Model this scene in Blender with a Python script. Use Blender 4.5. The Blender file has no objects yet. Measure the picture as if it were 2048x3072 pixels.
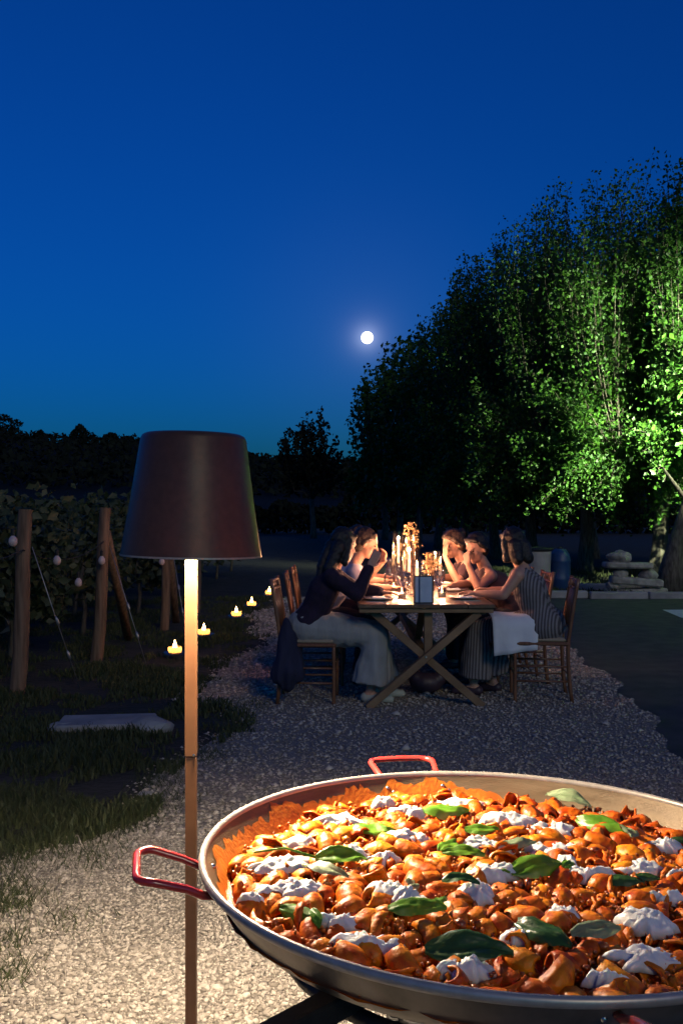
import bpy, bmesh, math, random
import numpy as np
from mathutils import Vector, Matrix, Euler, noise

# ------------------------------------------------------------------ camera, sky, light
SC = bpy.context.scene
COL = SC.collection
PI = math.pi
H = 1.42                      # eye height, metres
F = 2900.0                    # focal length in photograph pixels (2048 x 3072)

cam = bpy.data.objects.new('camera', bpy.data.cameras.new('camera'))
COL.objects.link(cam)
cam.location = (0, 0, H)
cam.rotation_euler = (PI / 2, 0, 0)
cam.data.sensor_fit = 'VERTICAL'
cam.data.sensor_height = 24
cam.data.lens = 24 * F / 3072
cam.data.clip_start = 0.05
cam.data.clip_end = 6000
SC.camera = cam

SUN_EL, SUN_AZ = math.radians(26), math.radians(158)      # last light of the west, behind and right of the camera
MOON_DIR = Vector((77 / F, 1, (1536 - 1013) / F)).normalized()
world = bpy.data.worlds.new('World')
SC.world = world
world.use_nodes = True
wn = world.node_tree
wn.nodes.clear()
w_out = wn.nodes.new('ShaderNodeOutputWorld')
w_bg = wn.nodes.new('ShaderNodeBackground')
sky = wn.nodes.new('ShaderNodeTexSky')
sky.sky_type = 'NISHITA'
sky.sun_disc = False
sky.sun_elevation = math.radians(3.2)
sky.sun_rotation = SUN_AZ
sky.ozone_density = 4
tint = wn.nodes.new('ShaderNodeMix')
tint.data_type = 'RGBA'
tint.blend_type = 'MULTIPLY'
tint.inputs[0].default_value = 1
tint.inputs[7].default_value = (0.025, 0.37, 0.92, 1)      # blue hour
wn.links.new(sky.outputs[0], tint.inputs[6])
# the moon's aureole in the thin summer haze
tc = wn.nodes.new('ShaderNodeTexCoord')
dot = wn.nodes.new('ShaderNodeVectorMath')
dot.operation = 'DOT_PRODUCT'
dot.inputs[1].default_value = MOON_DIR
wn.links.new(tc.outputs['Generated'], dot.inputs[0])
def wmath(op, a, b):
    m = wn.nodes.new('ShaderNodeMath')
    m.operation = op
    for i, v in enumerate((a, b)):
        if isinstance(v, (int, float)):
            m.inputs[i].default_value = v
        else:
            wn.links.new(v, m.inputs[i])
    return m.outputs[0]
om = wmath('MAXIMUM', wmath('SUBTRACT', 1.0, dot.outputs['Value']), 0.0)      # ~ angle^2 / 2
g1 = wmath('DIVIDE', 0.00011, wmath('ADD', om, 0.00011))
g1 = wmath('MULTIPLY', wmath('POWER', g1, 1.7), 6.5)
g2 = wmath('MULTIPLY', wmath('EXPONENT', wmath('MULTIPLY', om, -150.0), 0.0), 0.75)
glow = wn.nodes.new('ShaderNodeMix')
glow.data_type = 'RGBA'
glow.blend_type = 'ADD'
glow.inputs[0].default_value = 1
gcol = wn.nodes.new('ShaderNodeVectorMath')
gcol.operation = 'SCALE'
gcol.inputs[0].default_value = (0.23, 0.25, 0.33)
wn.links.new(g1, gcol.inputs[3])
gcol2 = wn.nodes.new('ShaderNodeVectorMath')
gcol2.operation = 'SCALE'
gcol2.inputs[0].default_value = (0.055, 0.09, 0.13)
wn.links.new(g2, gcol2.inputs[3])
gadd = wn.nodes.new('ShaderNodeVectorMath')
gadd.operation = 'ADD'
wn.links.new(gcol.outputs[0], gadd.inputs[0])
wn.links.new(gcol2.outputs[0], gadd.inputs[1])
wn.links.new(tint.outputs[2], glow.inputs[6])
wn.links.new(gadd.outputs[0], glow.inputs[7])
wn.links.new(glow.outputs[2], w_bg.inputs[0])
w_bg.inputs[1].default_value = 0.18
wn.links.new(w_bg.outputs[0], w_out.inputs[0])

sun = bpy.data.objects.new('sun', bpy.data.lights.new('sun', 'SUN'))
COL.objects.link(sun)
sun.data.energy = 0.38
sun.data.color = (1.0, 0.86, 0.58)
sun.data.angle = math.radians(14)
sdir = Vector((math.sin(SUN_AZ) * math.cos(SUN_EL), math.cos(SUN_AZ) * math.cos(SUN_EL), math.sin(SUN_EL)))
sun.rotation_euler = sdir.to_track_quat('Z', 'Y').to_euler()

SC.view_settings.view_transform = 'Standard'
SC.view_settings.look = 'None'
SC.view_settings.exposure = 0
SC.view_settings.gamma = 1
SC.render.engine = 'CYCLES'
SC.cycles.use_denoising = True
SC.cycles.max_bounces = 6
SC.cycles.transparent_max_bounces = 16
SC.cycles.sample_clamp_indirect = 3
SC.cycles.caustics_reflective = False
SC.cycles.caustics_refractive = False

LAMP_W = 300          # floor lamp
FLOOD_W = 21000        # floodlight by the trees
TABLE_CANDLE_W = 22.0
GRASS_CANDLE_W = 11.0

# ------------------------------------------------------------------ helpers
def at(px, py, z):
    """photograph pixel on the level z -> point"""
    d = F * (H - z) / (py - 1536)
    return Vector(((px - 1024) / F * d, d, z))
def atd(px, py, Y):
    return Vector(((px - 1024) / F * Y, Y, H - (py - 1536) / F * Y))

ORD = ['first', 'second', 'third', 'fourth', 'fifth', 'sixth', 'seventh', 'eighth', 'ninth']
def tag(o, label=None, cat=None, group=None, kind=None):
    if label: o['label'] = label
    if cat: o['category'] = cat
    if group: o['group'] = group
    if kind: o['kind'] = kind
    return o
def empty(name, loc=(0, 0, 0), rz=0):
    o = bpy.data.objects.new(name, None)
    COL.objects.link(o)
    o.location = loc
    o.rotation_euler = (0, 0, rz)
    o.empty_display_size = 0.1
    return o
def link(name, me, m=None, parent=None, loc=None, rot=None):
    o = bpy.data.objects.new(name, me)
    COL.objects.link(o)
    if m is not None and len(me.materials) == 0:
        me.materials.append(m)
    if parent: o.parent = parent
    if loc is not None: o.location = loc
    if rot is not None: o.rotation_euler = rot
    return o
def copy_tree(o, parent=None):
    c = o.copy()
    COL.objects.link(c)
    if parent: c.parent = parent
    for ch in o.children:
        copy_tree(ch, c)
    return c
def npmesh(name, V, Fc, smooth=False):
    V = np.asarray(V, dtype=np.float32)
    Fc = np.asarray(Fc, dtype=np.int32)
    me = bpy.data.meshes.new(name)
    me.vertices.add(len(V))
    me.vertices.foreach_set('co', V.ravel())
    k = Fc.shape[1]
    me.loops.add(Fc.size)
    me.loops.foreach_set('vertex_index', Fc.ravel())
    me.polygons.add(len(Fc))
    me.polygons.foreach_set('loop_start', np.arange(0, Fc.size, k, dtype=np.int32))
    me.polygons.foreach_set('loop_total', np.full(len(Fc), k, dtype=np.int32))
    if smooth:
        me.polygons.foreach_set('use_smooth', np.ones(len(Fc), dtype=bool))
    me.update(calc_edges=True)
    me.validate()
    return me

class MB:
    """collects closed shapes for ONE mesh object"""
    def __init__(self):
        self.v, self.f = [], []
    def add(self, vs, fs):
        n = len(self.v)
        self.v += [tuple(p) for p in vs]
        self.f += [tuple(i + n for i in f) for f in fs]
        return self
    def box(self, c, s, rot=None, bev=0.0):
        x, y, z = s[0] / 2, s[1] / 2, s[2] / 2
        if bev <= 0:
            vs = [Vector(p) for p in ((-x,-y,-z),(x,-y,-z),(x,y,-z),(-x,y,-z),(-x,-y,z),(x,-y,z),(x,y,z),(-x,y,z))]
            fs = [(0,3,2,1),(4,5,6,7),(0,1,5,4),(1,2,6,5),(2,3,7,6),(3,0,4,7)]
        else:
            bm = bmesh.new()
            bmesh.ops.create_cube(bm, size=1)
            for v in bm.verts: v.co = Vector((v.co.x * s[0], v.co.y * s[1], v.co.z * s[2]))
            bmesh.ops.bevel(bm, geom=bm.edges[:], offset=bev, segments=1, affect='EDGES')
            bm.verts.index_update()
            vs = [v.co.copy() for v in bm.verts]
            fs = [tuple(v.index for v in f.verts) for f in bm.faces]
            bm.free()
        M = rot if rot is not None else Matrix.Identity(3)
        return self.add([M @ p + Vector(c) for p in vs], fs)
    def bar(self, a, b, w, t, up=(0, 0, 1), bev=0.0):
        a, b = Vector(a), Vector(b)
        d = b - a
        x = d.normalized()
        u = Vector(up)
        y = u.cross(x)
        if y.length < 1e-5: y = Vector((0, 1, 0)).cross(x)
        y.normalize()
        z = x.cross(y)
        M = Matrix((x, y, z)).transposed()
        return self.box((a + b) / 2, (d.length, w, t), M, bev)
    def tube(self, pts, r, n=8, caps=True, closed=False):
        pts = [Vector(p) for p in pts]
        rs = [r] * len(pts) if isinstance(r, (int, float)) else list(r)
        m = len(pts)
        vs, fs = [], []
        prev = None
        for i, p in enumerate(pts):
            if closed: d = pts[(i + 1) % m] - pts[i - 1]
            else: d = pts[min(i + 1, m - 1)] - pts[max(i - 1, 0)]
            d.normalize()
            if prev is None:
                u = d.orthogonal().normalized()
            else:
                u = (prev - d * prev.dot(d))
                u = u.normalized() if u.length > 1e-6 else d.orthogonal().normalized()
            prev = u
            w = d.cross(u)
            for k in range(n):
                a = 2 * PI * k / n
                vs.append(p + (u * math.cos(a) + w * math.sin(a)) * rs[i])
        rng = m if closed else m - 1
        for i in range(rng):
            j = (i + 1) % m
            for k in range(n):
                k2 = (k + 1) % n
                fs.append((i*n+k, i*n+k2, j*n+k2, j*n+k))
        if caps and not closed:
            fs.append(tuple(range(n - 1, -1, -1)))
            fs.append(tuple((m - 1) * n + k for k in range(n)))
        return self.add(vs, fs)
    def lathe(self, prof, n=24, c=(0, 0, 0), close=False, caps=True):
        vs, fs = [], []
        c = Vector(c)
        m = len(prof)
        for r, z in prof:
            for k in range(n):
                a = 2 * PI * k / n
                vs.append(c + Vector((r * math.cos(a), r * math.sin(a), z)))
        for i in range(m if close else m - 1):
            j = (i + 1) % m
            for k in range(n):
                k2 = (k + 1) % n
                fs.append((i*n+k, i*n+k2, j*n+k2, j*n+k))
        if not close and caps:
            fs.append(tuple(range(n - 1, -1, -1)))
            fs.append(tuple((m - 1) * n + k for k in range(n)))
        return self.add(vs, fs)
    def capsule(self, a, ra, b, rb, n=14):
        a, b = Vector(a), Vector(b)
        d = b - a
        if d.length < 1e-6: return self.ball(a, (ra, ra, ra))
        d.normalize()
        pts, rs = [], []
        for k in range(4):
            t = (k + .15) / 4 * PI / 2
            pts.append(a - d * ra * math.cos(t)); rs.append(ra * math.sin(t))
        pts.append(a); rs.append(ra)
        pts.append(b); rs.append(rb)
        for k in range(3, -1, -1):
            t = (k + .15) / 4 * PI / 2
            pts.append(b + d * rb * math.cos(t)); rs.append(rb * math.sin(t))
        return self.tube(pts, rs, n)
    def ball(self, c, r, M=None, n=14, m=9):
        vs, fs = [], []
        M = M if M is not None else Matrix.Identity(3)
        c = Vector(c)
        vs.append(c + M @ Vector((0, 0, r[2])))
        for i in range(1, m):
            t = PI * i / m
            for k in range(n):
                a = 2 * PI * k / n
                vs.append(c + M @ Vector((r[0]*math.sin(t)*math.cos(a), r[1]*math.sin(t)*math.sin(a), r[2]*math.cos(t))))
        vs.append(c - M @ Vector((0, 0, r[2])))
        for k in range(n):
            fs.append((0, 1 + k, 1 + (k + 1) % n))
            fs.append((len(vs) - 1, 1 + (m-2)*n + (k+1) % n, 1 + (m-2)*n + k))
        for i in range(m - 2):
            for k in range(n):
                k2 = (k + 1) % n
                fs.append((1+i*n+k, 1+(i+1)*n+k, 1+(i+1)*n+k2, 1+i*n+k2))
        return self.add(vs, fs)
    def grid(self, P, nu, nv):
        """P: list of nu*nv points, row by row"""
        fs = []
        for i in range(nu - 1):
            for j in range(nv - 1):
                fs.append((i*nv+j, i*nv+j+1, (i+1)*nv+j+1, (i+1)*nv+j))
        return self.add(P, fs)
    def mesh(self, name, smooth=False, angle=None):
        me = bpy.data.meshes.new(name)
        me.from_pydata(self.v, [], self.f)
        if smooth or angle:
            me.polygons.foreach_set('use_smooth', np.ones(len(me.polygons), dtype=bool))
        if angle: me.set_sharp_from_angle(angle=math.radians(angle))
        me.update()
        return me
    def build(self, name, m, parent=None, smooth=False, angle=None, loc=None, rot=None):
        return link(name, self.mesh(name, smooth, angle), m, parent, loc, rot)

def remeshed(mb, voxel, smooth=4, fac=0.5):
    """one continuous skin over overlapping volumes"""
    me = mb.mesh('tmp')
    o = bpy.data.objects.new('tmp', me)
    COL.objects.link(o)
    r = o.modifiers.new('r', 'REMESH')
    r.mode = 'VOXEL'
    r.voxel_size = voxel
    r.use_smooth_shade = True
    if smooth:
        s = o.modifiers.new('s', 'SMOOTH')
        s.factor = fac
        s.iterations = smooth
    dg = bpy.context.evaluated_depsgraph_get()
    out = bpy.data.meshes.new_from_object(o.evaluated_get(dg))
    bpy.data.objects.remove(o)
    bpy.data.meshes.remove(me)
    out.polygons.foreach_set('use_smooth', np.ones(len(out.polygons), dtype=bool))
    return out

def puff(me, fn):
    """push every vertex along its normal by fn(co)"""
    n = len(me.vertices)
    co = np.empty(n * 3, np.float32); me.vertices.foreach_get('co', co); co = co.reshape(-1, 3)
    no = np.empty(n * 3, np.float32); me.vertex_normals.foreach_get('vector', no); no = no.reshape(-1, 3)
    d = np.array([fn(Vector(c)) for c in co.tolist()], np.float32)
    me.vertices.foreach_set('co', (co + no * d[:, None]).ravel())
    me.update()

# ------------------------------------------------------------------ materials
def mat(name, c1, c2=None, scale=6.0, rough=0.6, metal=0.0, bump=0.0, bscale=40.0, detail=4.0,
        island=False, spec=0.5, sub=0.0, trans=0.0, coat=0.0, stretch=None, sheen=0.0, rvar=0.0, contrast=(0.35, 0.65)):
    m = bpy.data.materials.new(name)
    m.use_nodes = True
    nt = m.node_tree
    b = nt.nodes['Principled BSDF']
    b.inputs['Roughness'].default_value = rough
    b.inputs['Metallic'].default_value = metal
    b.inputs['Specular IOR Level'].default_value = spec
    b.inputs['Coat Weight'].default_value = coat
    b.inputs['Sheen Weight'].default_value = sheen
    if sub:
        b.inputs['Subsurface Weight'].default_value = sub
        b.inputs['Subsurface Radius'].default_value = (0.006, 0.005, 0.004)
        b.inputs['Subsurface Scale'].default_value = 1.0
    tcn = nt.nodes.new('ShaderNodeTexCoord')
    vec = tcn.outputs['Object']
    if stretch:
        mp = nt.nodes.new('ShaderNodeMapping')
        mp.inputs['Scale'].default_value = stretch
        nt.links.new(vec, mp.inputs[0])
        vec = mp.outputs[0]
    if c2 is not None:
        nz = nt.nodes.new('ShaderNodeTexNoise')
        nz.inputs['Scale'].default_value = scale
        nz.inputs['Detail'].default_value = detail
        nt.links.new(vec, nz.inputs['Vector'])
        fac = nz.outputs['Fac']
        if island:
            g = nt.nodes.new('ShaderNodeNewGeometry')
            fac = g.outputs['Random Per Island']
        rp = nt.nodes.new('ShaderNodeValToRGB')
        rp.color_ramp.elements[0].color = (*c1, 1)
        rp.color_ramp.elements[1].color = (*c2, 1)
        if not island:
            rp.color_ramp.elements[0].position, rp.color_ramp.elements[1].position = contrast
        nt.links.new(fac, rp.inputs[0])
        nt.links.new(rp.outputs[0], b.inputs['Base Color'])
        colout = rp.outputs[0]
        if rvar:
            ma = nt.nodes.new('ShaderNodeMath')
            ma.operation = 'MULTIPLY_ADD'
            ma.inputs[1].default_value = rvar
            ma.inputs[2].default_value = rough - rvar / 2
            nt.links.new(nz.outputs['Fac'], ma.inputs[0])
            nt.links.new(ma.outputs[0], b.inputs['Roughness'])
    else:
        b.inputs['Base Color'].default_value = (*c1, 1)
        colout = None
    if bump:
        n2 = nt.nodes.new('ShaderNodeTexNoise')
        n2.inputs['Scale'].default_value = bscale
        n2.inputs['Detail'].default_value = 5
        nt.links.new(vec, n2.inputs['Vector'])
        bp = nt.nodes.new('ShaderNodeBump')
        bp.inputs['Strength'].default_value = 1
        bp.inputs['Distance'].default_value = bump
        nt.links.new(n2.outputs['Fac'], bp.inputs['Height'])
        nt.links.new(bp.outputs[0], b.inputs['Normal'])
    if trans:
        tr = nt.nodes.new('ShaderNodeBsdfTranslucent')
        if colout is not None: nt.links.new(colout, tr.inputs[0])
        else: tr.inputs[0].default_value = (*c1, 1)
        mx = nt.nodes.new('ShaderNodeMixShader')
        mx.inputs[0].default_value = trans
        nt.links.new(b.outputs[0], mx.inputs[1])
        nt.links.new(tr.outputs[0], mx.inputs[2])
        nt.links.new(mx.outputs[0], nt.nodes['Material Output'].inputs[0])
    return m
def emis(name, col, strength):
    m = bpy.data.materials.new(name)
    m.use_nodes = True
    nt = m.node_tree
    b = nt.nodes['Principled BSDF']
    b.inputs['Base Color'].default_value = (0.8, 0.8, 0.8, 1)
    b.inputs['Emission Color'].default_value = (*col, 1)
    b.inputs['Emission Strength'].default_value = strength
    return m
def thin_glass(name, tintc=(0.97, 0.97, 0.97)):
    m = bpy.data.materials.new(name)
    m.use_nodes = True
    nt = m.node_tree
    nt.nodes.remove(nt.nodes['Principled BSDF'])
    t = nt.nodes.new('ShaderNodeBsdfTransparent')
    t.inputs[0].default_value = (*tintc, 1)
    g = nt.nodes.new('ShaderNodeBsdfGlossy')
    g.inputs['Roughness'].default_value = 0.08
    lw = nt.nodes.new('ShaderNodeLayerWeight')
    lw.inputs[0].default_value = 0.35
    cl = nt.nodes.new('ShaderNodeMath')
    cl.operation = 'MULTIPLY_ADD'
    cl.inputs[1].default_value = 0.7
    cl.inputs[2].default_value = 0.06
    nt.links.new(lw.outputs['Fresnel'], cl.inputs[0])
    mx = nt.nodes.new('ShaderNodeMixShader')
    nt.links.new(cl.outputs[0], mx.inputs[0])
    nt.links.new(t.outputs[0], mx.inputs[1])
    nt.links.new(g.outputs[0], mx.inputs[2])
    nt.links.new(mx.outputs[0], nt.nodes['Material Output'].inputs[0])
    return m

M = {}
M['soil'] = mat('soil_grass_ground', (0.010, 0.013, 0.007), (0.034, 0.031, 0.021), 3.0, 0.95, bump=0.03, bscale=18)
M['gravel'] = mat('gravel_ground', (0.14, 0.125, 0.105), (0.36, 0.325, 0.28), 75.0, 0.9, bump=0.012, bscale=90, detail=6, contrast=(0.3, 0.7))
M['asphalt'] = mat('asphalt', (0.030, 0.029, 0.030), (0.062, 0.058, 0.056), 5.0, 0.85, bump=0.004, bscale=220)
M['pebble'] = mat('gravel_pebble', (0.19, 0.165, 0.135), (0.55, 0.495, 0.42), island=True, rough=0.85)
M['grass'] = mat('grass_blade', (0.030, 0.050, 0.016), (0.085, 0.095, 0.035), island=True, rough=0.7, trans=0.25)
M['leaf'] = mat('mulberry_leaf', (0.018, 0.066, 0.009), (0.055, 0.145, 0.014), island=True, rough=0.5, trans=0.30, spec=0.4)
M['farleaf'] = mat('far_leaf', (0.008, 0.012, 0.010), (0.018, 0.022, 0.014), island=True, rough=0.9, spec=0.1)
M['vineleaf'] = mat('vine_leaf', (0.030, 0.048, 0.018), (0.085, 0.095, 0.045), island=True, rough=0.6, trans=0.2)
M['bark'] = mat('bark', (0.055, 0.045, 0.034), (0.150, 0.130, 0.100), 9.0, 0.9, bump=0.02, bscale=14, stretch=(3, 3, .6))
M['twig'] = mat('twig_bark', (0.030, 0.025, 0.019), (0.075, 0.062, 0.045), 9.0, 0.9)
M['hill'] = mat('far_hill', (0.006, 0.008, 0.007), (0.012, 0.014, 0.011), 0.05, 0.95, spec=0.1)
M['post'] = mat('weathered_post', (0.11, 0.062, 0.037), (0.22, 0.135, 0.085), 10.0, 0.85, bump=0.006, bscale=22, stretch=(3, 3, .3))
M['wire'] = mat('galvanised_wire', (0.35, 0.35, 0.36), rough=0.45, metal=0.8)
M['cable'] = mat('black_cable', (0.012, 0.012, 0.012), rough=0.6)
M['bulb'] = mat('opal_bulb', (0.55, 0.42, 0.40), rough=0.2, coat=0.5)
M['bronze'] = mat('bronze_lamp_paint', (0.080, 0.040, 0.026), (0.098, 0.050, 0.033), 60, 0.36, spec=0.35, bump=0.0004, bscale=500)
M['pole'] = mat('bronze_pole', (0.260, 0.115, 0.050), (0.290, 0.130, 0.058), 40, 0.42, spec=0.5)
M['shade_in'] = mat('lamp_shade_inside', (0.75, 0.66, 0.52), rough=0.5)
M['led'] = emis('led_diffuser', (1.0, 0.80, 0.52), 18)
M['steel'] = mat('paella_steel', (0.130, 0.088, 0.048), (0.195, 0.138, 0.080), 9.0, 0.46, metal=0.35, bump=0.0008, bscale=120, rvar=0.25, stretch=(1, 1, 6))
M['steel_out'] = mat('paella_outside', (0.13, 0.115, 0.095), (0.34, 0.30, 0.255), 16.0, 0.40, metal=0.7, bump=0.001, bscale=30, rvar=0.2, stretch=(1, 1, .35), contrast=(.3, .7))
M['rim'] = mat('paella_rim', (0.42, 0.38, 0.33), (0.52, 0.47, 0.41), 60, 0.38, metal=0.45)
M['red'] = mat('red_enamel_handle', (0.46, 0.030, 0.022), (0.55, 0.040, 0.030), 30, 0.22, coat=0.6)
M['rivet'] = mat('rivet_steel', (0.62, 0.60, 0.56), rough=0.25, metal=1.0)
M['black'] = mat('black_iron', (0.012, 0.012, 0.012), (0.022, 0.021, 0.020), 30, 0.55, bump=0.001, bscale=80)
M['sauce'] = mat('tomato_sauce', (0.36, 0.050, 0.003), (0.66, 0.150, 0.007), 26.0, 0.26, bump=0.006, bscale=95, coat=0.25)
M['smear'] = mat('sauce_smear', (0.36, 0.090, 0.008), (0.55, 0.155, 0.014), 30.0, 0.34, bump=0.002, bscale=120)
M['crumb'] = mat('ragu_crumb', (0.20, 0.035, 0.006), (0.80, 0.24, 0.025), island=True, rough=0.3, coat=0.3)
M['pasta'] = mat('sauced_pasta', (0.54, 0.085, 0.003), (0.92, 0.315, 0.010), 60.0, 0.40, bump=0.0045, bscale=75, sub=0.10, coat=0.03, spec=0.28, rvar=0.3)
M['burrata'] = mat('burrata', (0.84, 0.82, 0.76), (0.90, 0.89, 0.85), 50, 0.35, bump=0.0012, bscale=120, sub=0.35, coat=0.25)
M['basil'] = mat('basil_leaf', (0.085, 0.235, 0.012), (0.180, 0.390, 0.028), 24, 0.36, bump=0.0015, bscale=70, trans=0.25, spec=0.5)
M['basil_pale'] = mat('basil_leaf_underside', (0.20, 0.29, 0.14), (0.30, 0.38, 0.21), 30, 0.45, bump=0.0015, bscale=70, trans=0.25)
M['basil_shaded'] = mat('basil_leaf_shaded', (0.030, 0.085, 0.018), (0.055, 0.125, 0.026), 24, 0.3, bump=0.0015, bscale=70, trans=0.12)  # same basil green with the shade painted in, for leaves turned from the lamp
M['oak'] = mat('table_oak', (0.185, 0.105, 0.050), (0.300, 0.180, 0.090), 5.0, 0.55, bump=0.002, bscale=30, stretch=(1, 1, 1), detail=8)
M['oak_top'] = mat('table_top_oak', (0.110, 0.058, 0.032), (0.170, 0.095, 0.052), 6.0, 0.28, bump=0.001, bscale=30, stretch=(6, .6, 6), detail=8)
M['chair'] = mat('chair_walnut', (0.150, 0.062, 0.030), (0.230, 0.100, 0.048), 18.0, 0.34, coat=0.3, stretch=(3, 3, .5))
M['cushion'] = mat('seat_cushion', (0.30, 0.24, 0.17), (0.36, 0.29, 0.21), 60, 0.9, bump=0.002, bscale=200)
M['napkin'] = mat('white_napkin', (0.70, 0.71, 0.76), (0.78, 0.79, 0.82), 8, 0.9, bump=0.003, bscale=25, sheen=0.2)
M['plate'] = mat('white_plate', (0.78, 0.76, 0.72), rough=0.15, coat=0.5)
M['silver'] = mat('cutlery', (0.7, 0.68, 0.64), rough=0.2, metal=1.0)
M['glass'] = thin_glass('clear_glass')
M['wax'] = mat('candle_wax', (0.82, 0.72, 0.55), rough=0.45, sub=0.4)
M['flame'] = emis('candle_flame', (1.0, 0.60, 0.20), 26)
M['bloom'] = mat('bloom_cup_glass', (0.80, 0.52, 0.25), rough=0.4, trans=0.8)  # orange of the candle glow put into the cup colour
M['flame2'] = emis('tealight_flame', (1.0, 0.56, 0.20), 40)
M['dry'] = mat('dried_flower', (0.36, 0.21, 0.085), (0.60, 0.42, 0.22), island=True, rough=0.8, trans=0.25)
M['stalk'] = mat('dried_stalk', (0.28, 0.13, 0.075), (0.38, 0.20, 0.11), 30, 0.8)
M['card'] = mat('menu_card', (0.46, 0.54, 0.68), (0.52, 0.60, 0.74), 12, 0.4)
M['cardframe'] = mat('dark_frame', (0.02, 0.022, 0.026), rough=0.4)
M['paper'] = mat('menu_paper', (0.78, 0.75, 0.70), rough=0.8)
M['stone'] = mat('rough_stone', (0.20, 0.19, 0.16), (0.42, 0.40, 0.33), 7.0, 0.9, bump=0.02, bscale=18)
M['concrete'] = mat('concrete', (0.24, 0.235, 0.225), (0.36, 0.35, 0.33), 4.0, 0.9, bump=0.006, bscale=40)
M['barrel'] = mat('blue_plastic', (0.012, 0.045, 0.135), (0.018, 0.060, 0.170), 8, 0.45)
M['pale'] = mat('pale_bin', (0.34, 0.33, 0.30), (0.44, 0.42, 0.38), 6, 0.7, bump=0.004, bscale=30)
M['paint'] = mat('white_road_paint', (0.55, 0.55, 0.55), (0.72, 0.72, 0.71), 20, 0.8, bump=0.002, bscale=90)
M['moon'] = emis('moon_glow', (1.0, 0.97, 0.86), 3.2)
M['flood'] = emis('floodlight_face', (1.0, 1.0, 0.9), 30)
M['skin'] = mat('skin', (0.50, 0.27, 0.185), (0.56, 0.31, 0.215), 20, 0.5, sub=0.1)
M['skin2'] = mat('tanned_skin', (0.44, 0.225, 0.150), (0.50, 0.26, 0.175), 20, 0.5, sub=0.1)
M['eye'] = mat('eye', (0.03, 0.02, 0.015), rough=0.15)
M['hair_black'] = mat('black_hair', (0.008, 0.006, 0.005), (0.016, 0.011, 0.009), 60, 0.45, bump=0.004, bscale=60, stretch=(6, 6, .7))
M['hair_brown'] = mat('brown_hair', (0.020, 0.011, 0.006), (0.045, 0.024, 0.013), 60, 0.45, bump=0.004, bscale=60, stretch=(6, 6, .7))
M['top_dark'] = mat('dark_violet_top', (0.012, 0.006, 0.020), (0.018, 0.008, 0.032), 20, 0.9, bump=0.006, bscale=14)
M['skirt_grey'] = mat('pale_grey_skirt', (0.27, 0.27, 0.265), (0.33, 0.33, 0.325), 7, 0.9, bump=0.010, bscale=9, stretch=(2.5, 2.5, .4))
M['shirt_lilac'] = mat('lilac_shirt', (0.42, 0.36, 0.44), (0.50, 0.44, 0.52), 8, 0.9, bump=0.008, bscale=14)
M['top_pink'] = mat('pink_top', (0.50, 0.27, 0.25), (0.58, 0.33, 0.30), 8, 0.9, bump=0.008, bscale=14)
M['top_plum'] = mat('plum_top', (0.055, 0.028, 0.038), (0.075, 0.038, 0.05), 8, 0.9, bump=0.008, bscale=14)
M['trouser'] = mat('dark_trousers', (0.020, 0.022, 0.030), (0.030, 0.032, 0.042), 8, 0.9, bump=0.008, bscale=12)
M['jacket'] = mat('navy_jacket', (0.012, 0.014, 0.038), (0.020, 0.022, 0.055), 8, 0.9, bump=0.012, bscale=10, stretch=(2, 2, .5))
M['shoe'] = mat('dark_shoe', (0.050, 0.030, 0.045), rough=0.5)
M['shoe_pale'] = mat('pale_shoe', (0.42, 0.44, 0.38), rough=0.6)
M['pinkphone'] = mat('pink_phone', (0.62, 0.20, 0.17), rough=0.35)
def vary_by_object(m, lo, hi):
    nt = m.node_tree
    b = nt.nodes['Principled BSDF']
    src = b.inputs['Base Color'].links[0].from_socket
    oi = nt.nodes.new('ShaderNodeObjectInfo')
    mr = nt.nodes.new('ShaderNodeMapRange')
    mr.inputs['To Min'].default_value, mr.inputs['To Max'].default_value = lo, hi
    nt.links.new(oi.outputs['Random'], mr.inputs['Value'])
    cb = nt.nodes.new('ShaderNodeCombineColor')
    m1 = nt.nodes.new('ShaderNodeMath'); m1.operation = 'POWER'; m1.inputs[1].default_value = .35
    nt.links.new(mr.outputs[0], m1.inputs[0])
    nt.links.new(m1.outputs[0], cb.inputs[0]); nt.links.new(mr.outputs[0], cb.inputs[1]); nt.links.new(mr.outputs[0], cb.inputs[2])
    mx = nt.nodes.new('ShaderNodeMix'); mx.data_type = 'RGBA'; mx.blend_type = 'MULTIPLY'; mx.inputs[0].default_value = 1
    nt.links.new(src, mx.inputs[6]); nt.links.new(cb.outputs[0], mx.inputs[7])
    nt.links.new(mx.outputs[2], b.inputs['Base Color'])
vary_by_object(M['pasta'], .45, 1.15)
def striped(name, c1, c2, freq):
    m = mat(name, c1, rough=0.9, bump=0.006, bscale=12)
    nt = m.node_tree
    b = nt.nodes['Principled BSDF']
    t = nt.nodes.new('ShaderNodeTexCoord')
    wv = nt.nodes.new('ShaderNodeTexWave')
    wv.bands_direction = 'X'
    wv.inputs['Scale'].default_value = freq
    wv.inputs['Distortion'].default_value = 0.25
    wv.inputs['Detail'].default_value = 1
    nt.links.new(t.outputs['Object'], wv.inputs['Vector'])
    rp = nt.nodes.new('ShaderNodeValToRGB')
    rp.color_ramp.elements[0].color = (*c1, 1)
    rp.color_ramp.elements[1].color = (*c2, 1)
    rp.color_ramp.elements[0].position = .4
    rp.color_ramp.elements[1].position = .6
    nt.links.new(wv.outputs['Fac'], rp.inputs[0])
    nt.links.new(rp.outputs[0], b.inputs['Base Color'])
    return m
M['dress'] = striped('grey_striped_dress', (0.075, 0.065, 0.070), (0.22, 0.20, 0.205), 14.0)

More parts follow.
